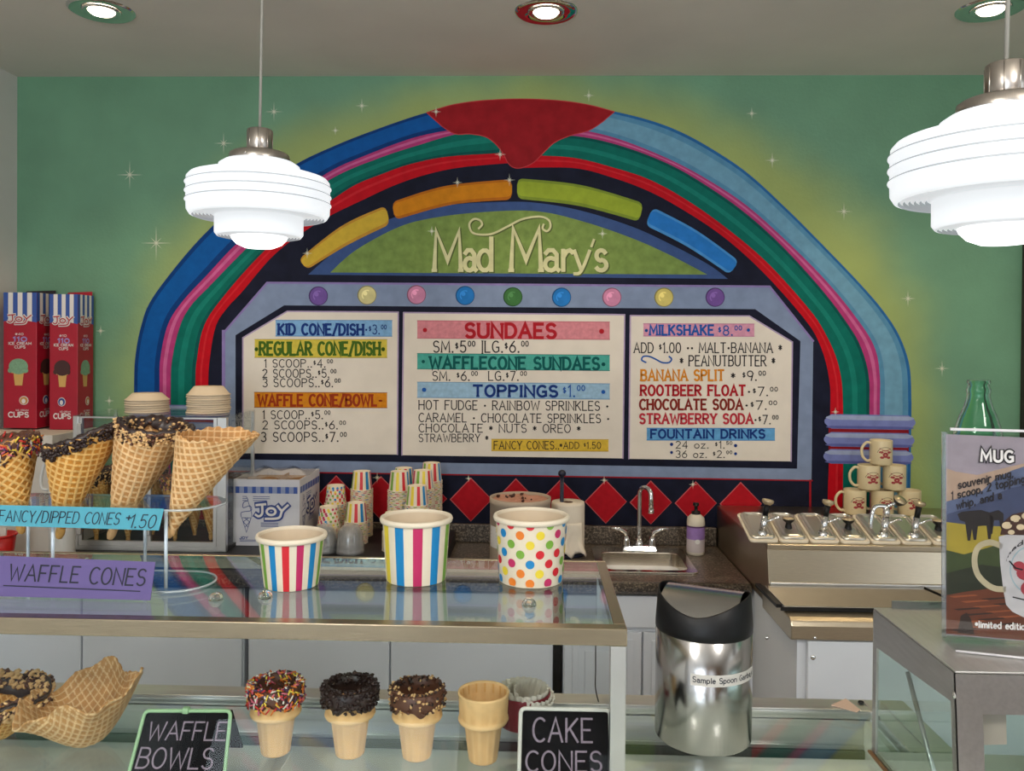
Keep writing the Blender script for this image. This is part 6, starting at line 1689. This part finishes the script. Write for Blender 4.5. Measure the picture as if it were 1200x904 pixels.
MB().box((CX-.006, CYf-slope-.3, DK+.0092), (CX-.001, CYb, DK+.0125)).build('wooden_strip', mat('brown_strip', rgb(120, 88, 54), .7), rc_)
nt_ = [onY(px, py, CYf-.006) for px, py in ((1152, 839), (1192, 840), (1193, 884), (1153, 885))]
tag(MB().prism([(q.x, CYf+.018, q.z) for q in nt_], (0, .001, 0)).build('paper_note', mat('note_paper', rgb(206, 176, 168), .7, noise=.1, nscale=30)), 'pinkish paper note inside the front window of the stainless case', 'note')

# ------------------------------------------------------------------ mug advert in an acrylic holder
P0 = onZ(1106, 748, G+.004); rot_ = .15
N0 = Vector((math.sin(-rot_), -math.cos(rot_), 0)).normalized()
def S(k_): return lambda px, py: onPlane(px, py, P0+N0*(.0004*k_), N0)
sh_ = thing('sign_holder', 'clear acrylic holder standing on the stainless case at the right edge', 'sign holder', onPlane(1200, 752, P0, N0))
sh_.location.z = G
acr2 = glass('holder_acrylic', (.94, .96, .96), 1.38, dens=.8)
PXR = 1318
bk3 = [S(-4)(1103, 506), S(-4)(PXR, 516), S(-4)(PXR, 764), S(-4)(1103, 746)]
MB().prism(bk3, N0*.0012).build('back_sheet', acr2, sh_)
ft3 = [S(5)(1103, 506), S(5)(PXR, 516), S(5)(PXR, 764), S(5)(1103, 746)]
MB().prism(ft3, N0*.0010).build('front_sheet', acr2, sh_)
ew = mat('acrylic_white_edge', rgb(206, 204, 208), .3)
MB().prism([S(-4)(1103, 506), S(-4)(1107.5, 506.3), S(-4)(1107.5, 746.3), S(-4)(1103, 746)], N0*.0045).build('side_edge', glass('edge_pale', (.80, .80, .84), 1.6, .15, 2.0), sh_)
MB().prism([S(-5)(1113, 501.5), S(-5)(PXR, 507), S(-5)(PXR, 509.5), S(-5)(1113, 504.5)], N0*.002).build('top_edge', ew, sh_)
fbase = [onZ(1104, 747, G+.0035), onZ(1120, 762, G+.0035), onZ(PXR, 783, G+.0035), onZ(PXR, 766, G+.0035)]
MB().prism(fbase, (0, 0, -.003)).build('foot_plate', acr2, sh_)
MB().tube([fbase[1]+Vector((0, 0, -.0012)), fbase[2]+Vector((0, 0, -.0012))], .0016, 6).build('foot_edge', ew, sh_)
ad = thing('mug_poster', 'printed poster of a souvenir mug before mountains, headed MUG, in the acrylic holder', 'poster', S(0)(1200, 748))
def adp(name, polys, mats):
    mb = MB()
    for lay, mi, pts in polys: mb.poly([S(lay)(*q) for q in pts], mi)
    return mb, name, mats
C_ = lambda n, *c: mat('ad_'+n, rgb(*c), .5, noise=.10, nscale=60)
am = [C_('sky', 150, 136, 146), C_('dusk', 172, 142, 124), C_('ridge', 84, 92, 122), C_('ridge_dark', 60, 66, 96), C_('field', 156, 134, 44), C_('grass', 56, 66, 34), C_('grass_dark', 36, 40, 26), C_('log', 96, 46, 26), C_('log_dark', 44, 26, 22), C_('log_light', 136, 70, 40),
      C_('cow', 32, 24, 26), C_('mug', 186, 178, 180), C_('mug_handle', 176, 160, 132), C_('brown', 64, 34, 26), C_('cream', 206, 182, 150), C_('logo_red', 156, 50, 62), C_('ink', 30, 24, 30), C_('white', 214, 208, 206), C_('logo_ring', 150, 168, 176)]
mb = MB()
def pol(lay, mi, pts): mb.poly([S(lay)(*q) for q in pts], mi)
pol(0, 0, [(1108, 509), (PXR-4, 518), (PXR-4, 761), (1108, 744)])
pol(.5, 1, [(1109, 549), (1120, 553), (1145, 557), (1180, 548), (1215, 540), (PXR-4, 540), (PXR-4, 640), (1109, 640)])
pol(1, 2, [(1109, 588), (1125, 584), (1150, 576), (1168, 560), (1185, 552), (1200, 547), (1230, 540), (1270, 552), (PXR-4, 545), (PXR-4, 660), (1109, 640)])
pol(1.3, 3, [(1109, 603), (1140, 594), (1165, 580), (1185, 572), (1215, 566), (1260, 580), (PXR-4, 584), (PXR-4, 660), (1109, 640)])
pol(1.6, 4, [(1109, 612), (1140, 616), (1200, 618), (PXR-4, 624), (PXR-4, 700), (1109, 660)])
pol(1.9, 5, [(1109, 645), (1130, 650), (1165, 640), (1200, 646), (PXR-4, 650), (PXR-4, 735), (1109, 700)])
pol(2.2, 6, [(1109, 672), (1150, 662), (1200, 668), (PXR-4, 680), (PXR-4, 740), (1109, 705)])
pol(2.4, 7, [(1109, 698), (1130, 694), (1160, 690), (1180, 692), (1240, 696), (PXR-4, 706), (PXR-4, 760), (1109, 743)])
for q in range(14):
    y = 699+q*3.0; x = 1112+(q*37) % 60; pol(2.6+.02*q, 8 if q % 2 else 9, [(x, y), (x+30, y-2), (x+34, y-.6), (x+6, y+1.8)])
pol(3.0, 8, [(1122, 742), (1126, 722), (1133, 718), (1138, 726), (1142, 744)])
# cattle
pol(2.7, 10, [(1122, 603), (1127, 600), (1136, 599), (1150, 598), (1160, 601), (1164, 608), (1161, 632), (1158, 632), (1156, 616), (1146, 617), (1144, 633), (1141, 633), (1139, 620), (1137, 634), (1134, 634), (1131, 612), (1125, 610)])
pol(2.7, 10, [(1160, 601), (1170, 598), (1176, 602), (1176, 620), (1173, 620), (1171, 610), (1165, 610), (1163, 626), (1161, 626)])
# mug
xs = [(1170.5, 629), (1172, 660), (1175.5, 690), (1179, 709), (1186, 717), (1200, 724), (1230, 728), (1252, 724), (1262, 712), (1268, 670), (1270, 634), (1220, 626), (1190, 625)]
pol(3.2, 11, xs)
hd = catmull([(1173, 640), (1160, 636), (1147, 641), (1142, 655), (1145, 672), (1155, 684), (1166, 690), (1177, 691)], 6)
ribbon(mb, hd, 3.4, S(3.1), 12)
pol(3.4, 13, [(1172, 627), (1176, 612), (1186, 603), (1200, 600), (1225, 598), (1250, 606), (1262, 620), (1268, 634), (1220, 628)])
for x, y, r in ((1180, 616, 6), (1190, 608, 6), (1196, 618, 5), (1203, 605, 6), (1214, 612, 7), (1228, 606, 7), (1240, 614, 7), (1185, 624, 4)): disc(mb, x, y, r, S(3.6), 14, 14, r*.7)
for x, y, r in ((1186, 613, 2.5), (1196, 611, 2.5), (1206, 615, 3), (1222, 614, 3)): disc(mb, x, y, r, S(3.9), 13, 10)
# emblem on the mug
ribbon(mb, [(1210+26*math.cos(t_), 668+28*math.sin(t_)) for t_ in [PI*.62+PI*1.1*i/20 for i in range(21)]], .8, S(3.8), 18)
for x, y, rx, ry in ((1204, 672, 13, 9), (1194, 664, 7, 6), (1206, 690, 10, 9), (1214, 680, 10, 14)): disc(mb, x, y, rx, S(4.0), 15, 16, ry)
ribbon(mb, [(1183, 658), (1190, 666), (1198, 668)], .9, S(4.2), 16); ribbon(mb, [(1187, 700), (1228, 710)], .7, S(4.2), 16)
text(mb, "mad mary's", 1180, 1232, 668, 662, lambda x, y: S(4.2)(1210+33*math.cos(PI*1.12+(x-1180)/52*PI*.8), 670+(34+(668-y)*.9)*math.sin(PI*1.12+(x-1180)/52*PI*.8)), .2, 16)
mb.build('picture', am, ad)
# lettering of the poster
lm = MB()
for ff, w, mi in ((S(4.6), .5, 1), (S(5.0), .24, 0)):
    text(lm, 'MUG', 1150, 1187, 540.5, 528, ff, w, mi, gap=.26, tilt=.03)
text(lm, 'souvenir mug,', 1123, 1187, 573, 564, S(4.6), .18, 1, tilt=-.22, serif=.05)
text(lm, '1 scoop, 2 toppings', 1115, 1206, 586, 577, S(4.6), .18, 1, tilt=-.24, serif=.05)
text(lm, 'whip, and a', 1121, 1174, 597, 588, S(4.6), .18, 1, tilt=-.24, serif=.05)
text(lm, '*limited edition', 1143, 1206, 735.5, 728, S(4.6), .2, 2, tilt=.05)
lm.build('lettering', [am[17], am[16], am[17]], ad)

# ------------------------------------------------------------------ green bottle behind the sign
byy = CYb-.05; bt = onY(1147, 446, byy); u = mpp(byy); H = bt.z-G
bo = thing('green_bottle', 'tall green glass bottle standing behind the mug poster', 'bottle', (bt.x, byy, G+.0005))
gg = bpy.data.materials.new('green_glass'); gg.use_nodes = True; b_ = gg.node_tree.nodes['Principled BSDF']
b_.inputs['Base Color'].default_value = (.62, .93, .80, 1); b_.inputs['Transmission Weight'].default_value = 1; b_.inputs['Roughness'].default_value = .03; b_.inputs['IOR'].default_value = 1.3
pr = [(.0001, 0), (26*u, 0), (28*u, 6*u), (28*u, H-95*u), (27*u, H-75*u), (24.5*u, H-58*u), (20.5*u, H-44*u), (15.5*u, H-32*u), (12.8*u, H-22*u), (12*u, H-16*u), (12.8*u, H-14*u), (12.9*u, H-11*u), (11.6*u, H-8*u), (11.2*u, H-4*u), (12.2*u, H-3.5*u), (12.3*u, H-.8*u), (11.6*u, H)]
inn = [(max(.0001, r_-2.0*u), max(z_, 3*u)) for r_, z_ in pr[::-1]][:-1]
MB().lathe(pr+[(10.2*u, H)]+inn[1:]+[(.0001, 3*u)], (0, 0, 0), 48).build('glass', gg, bo, local=True)
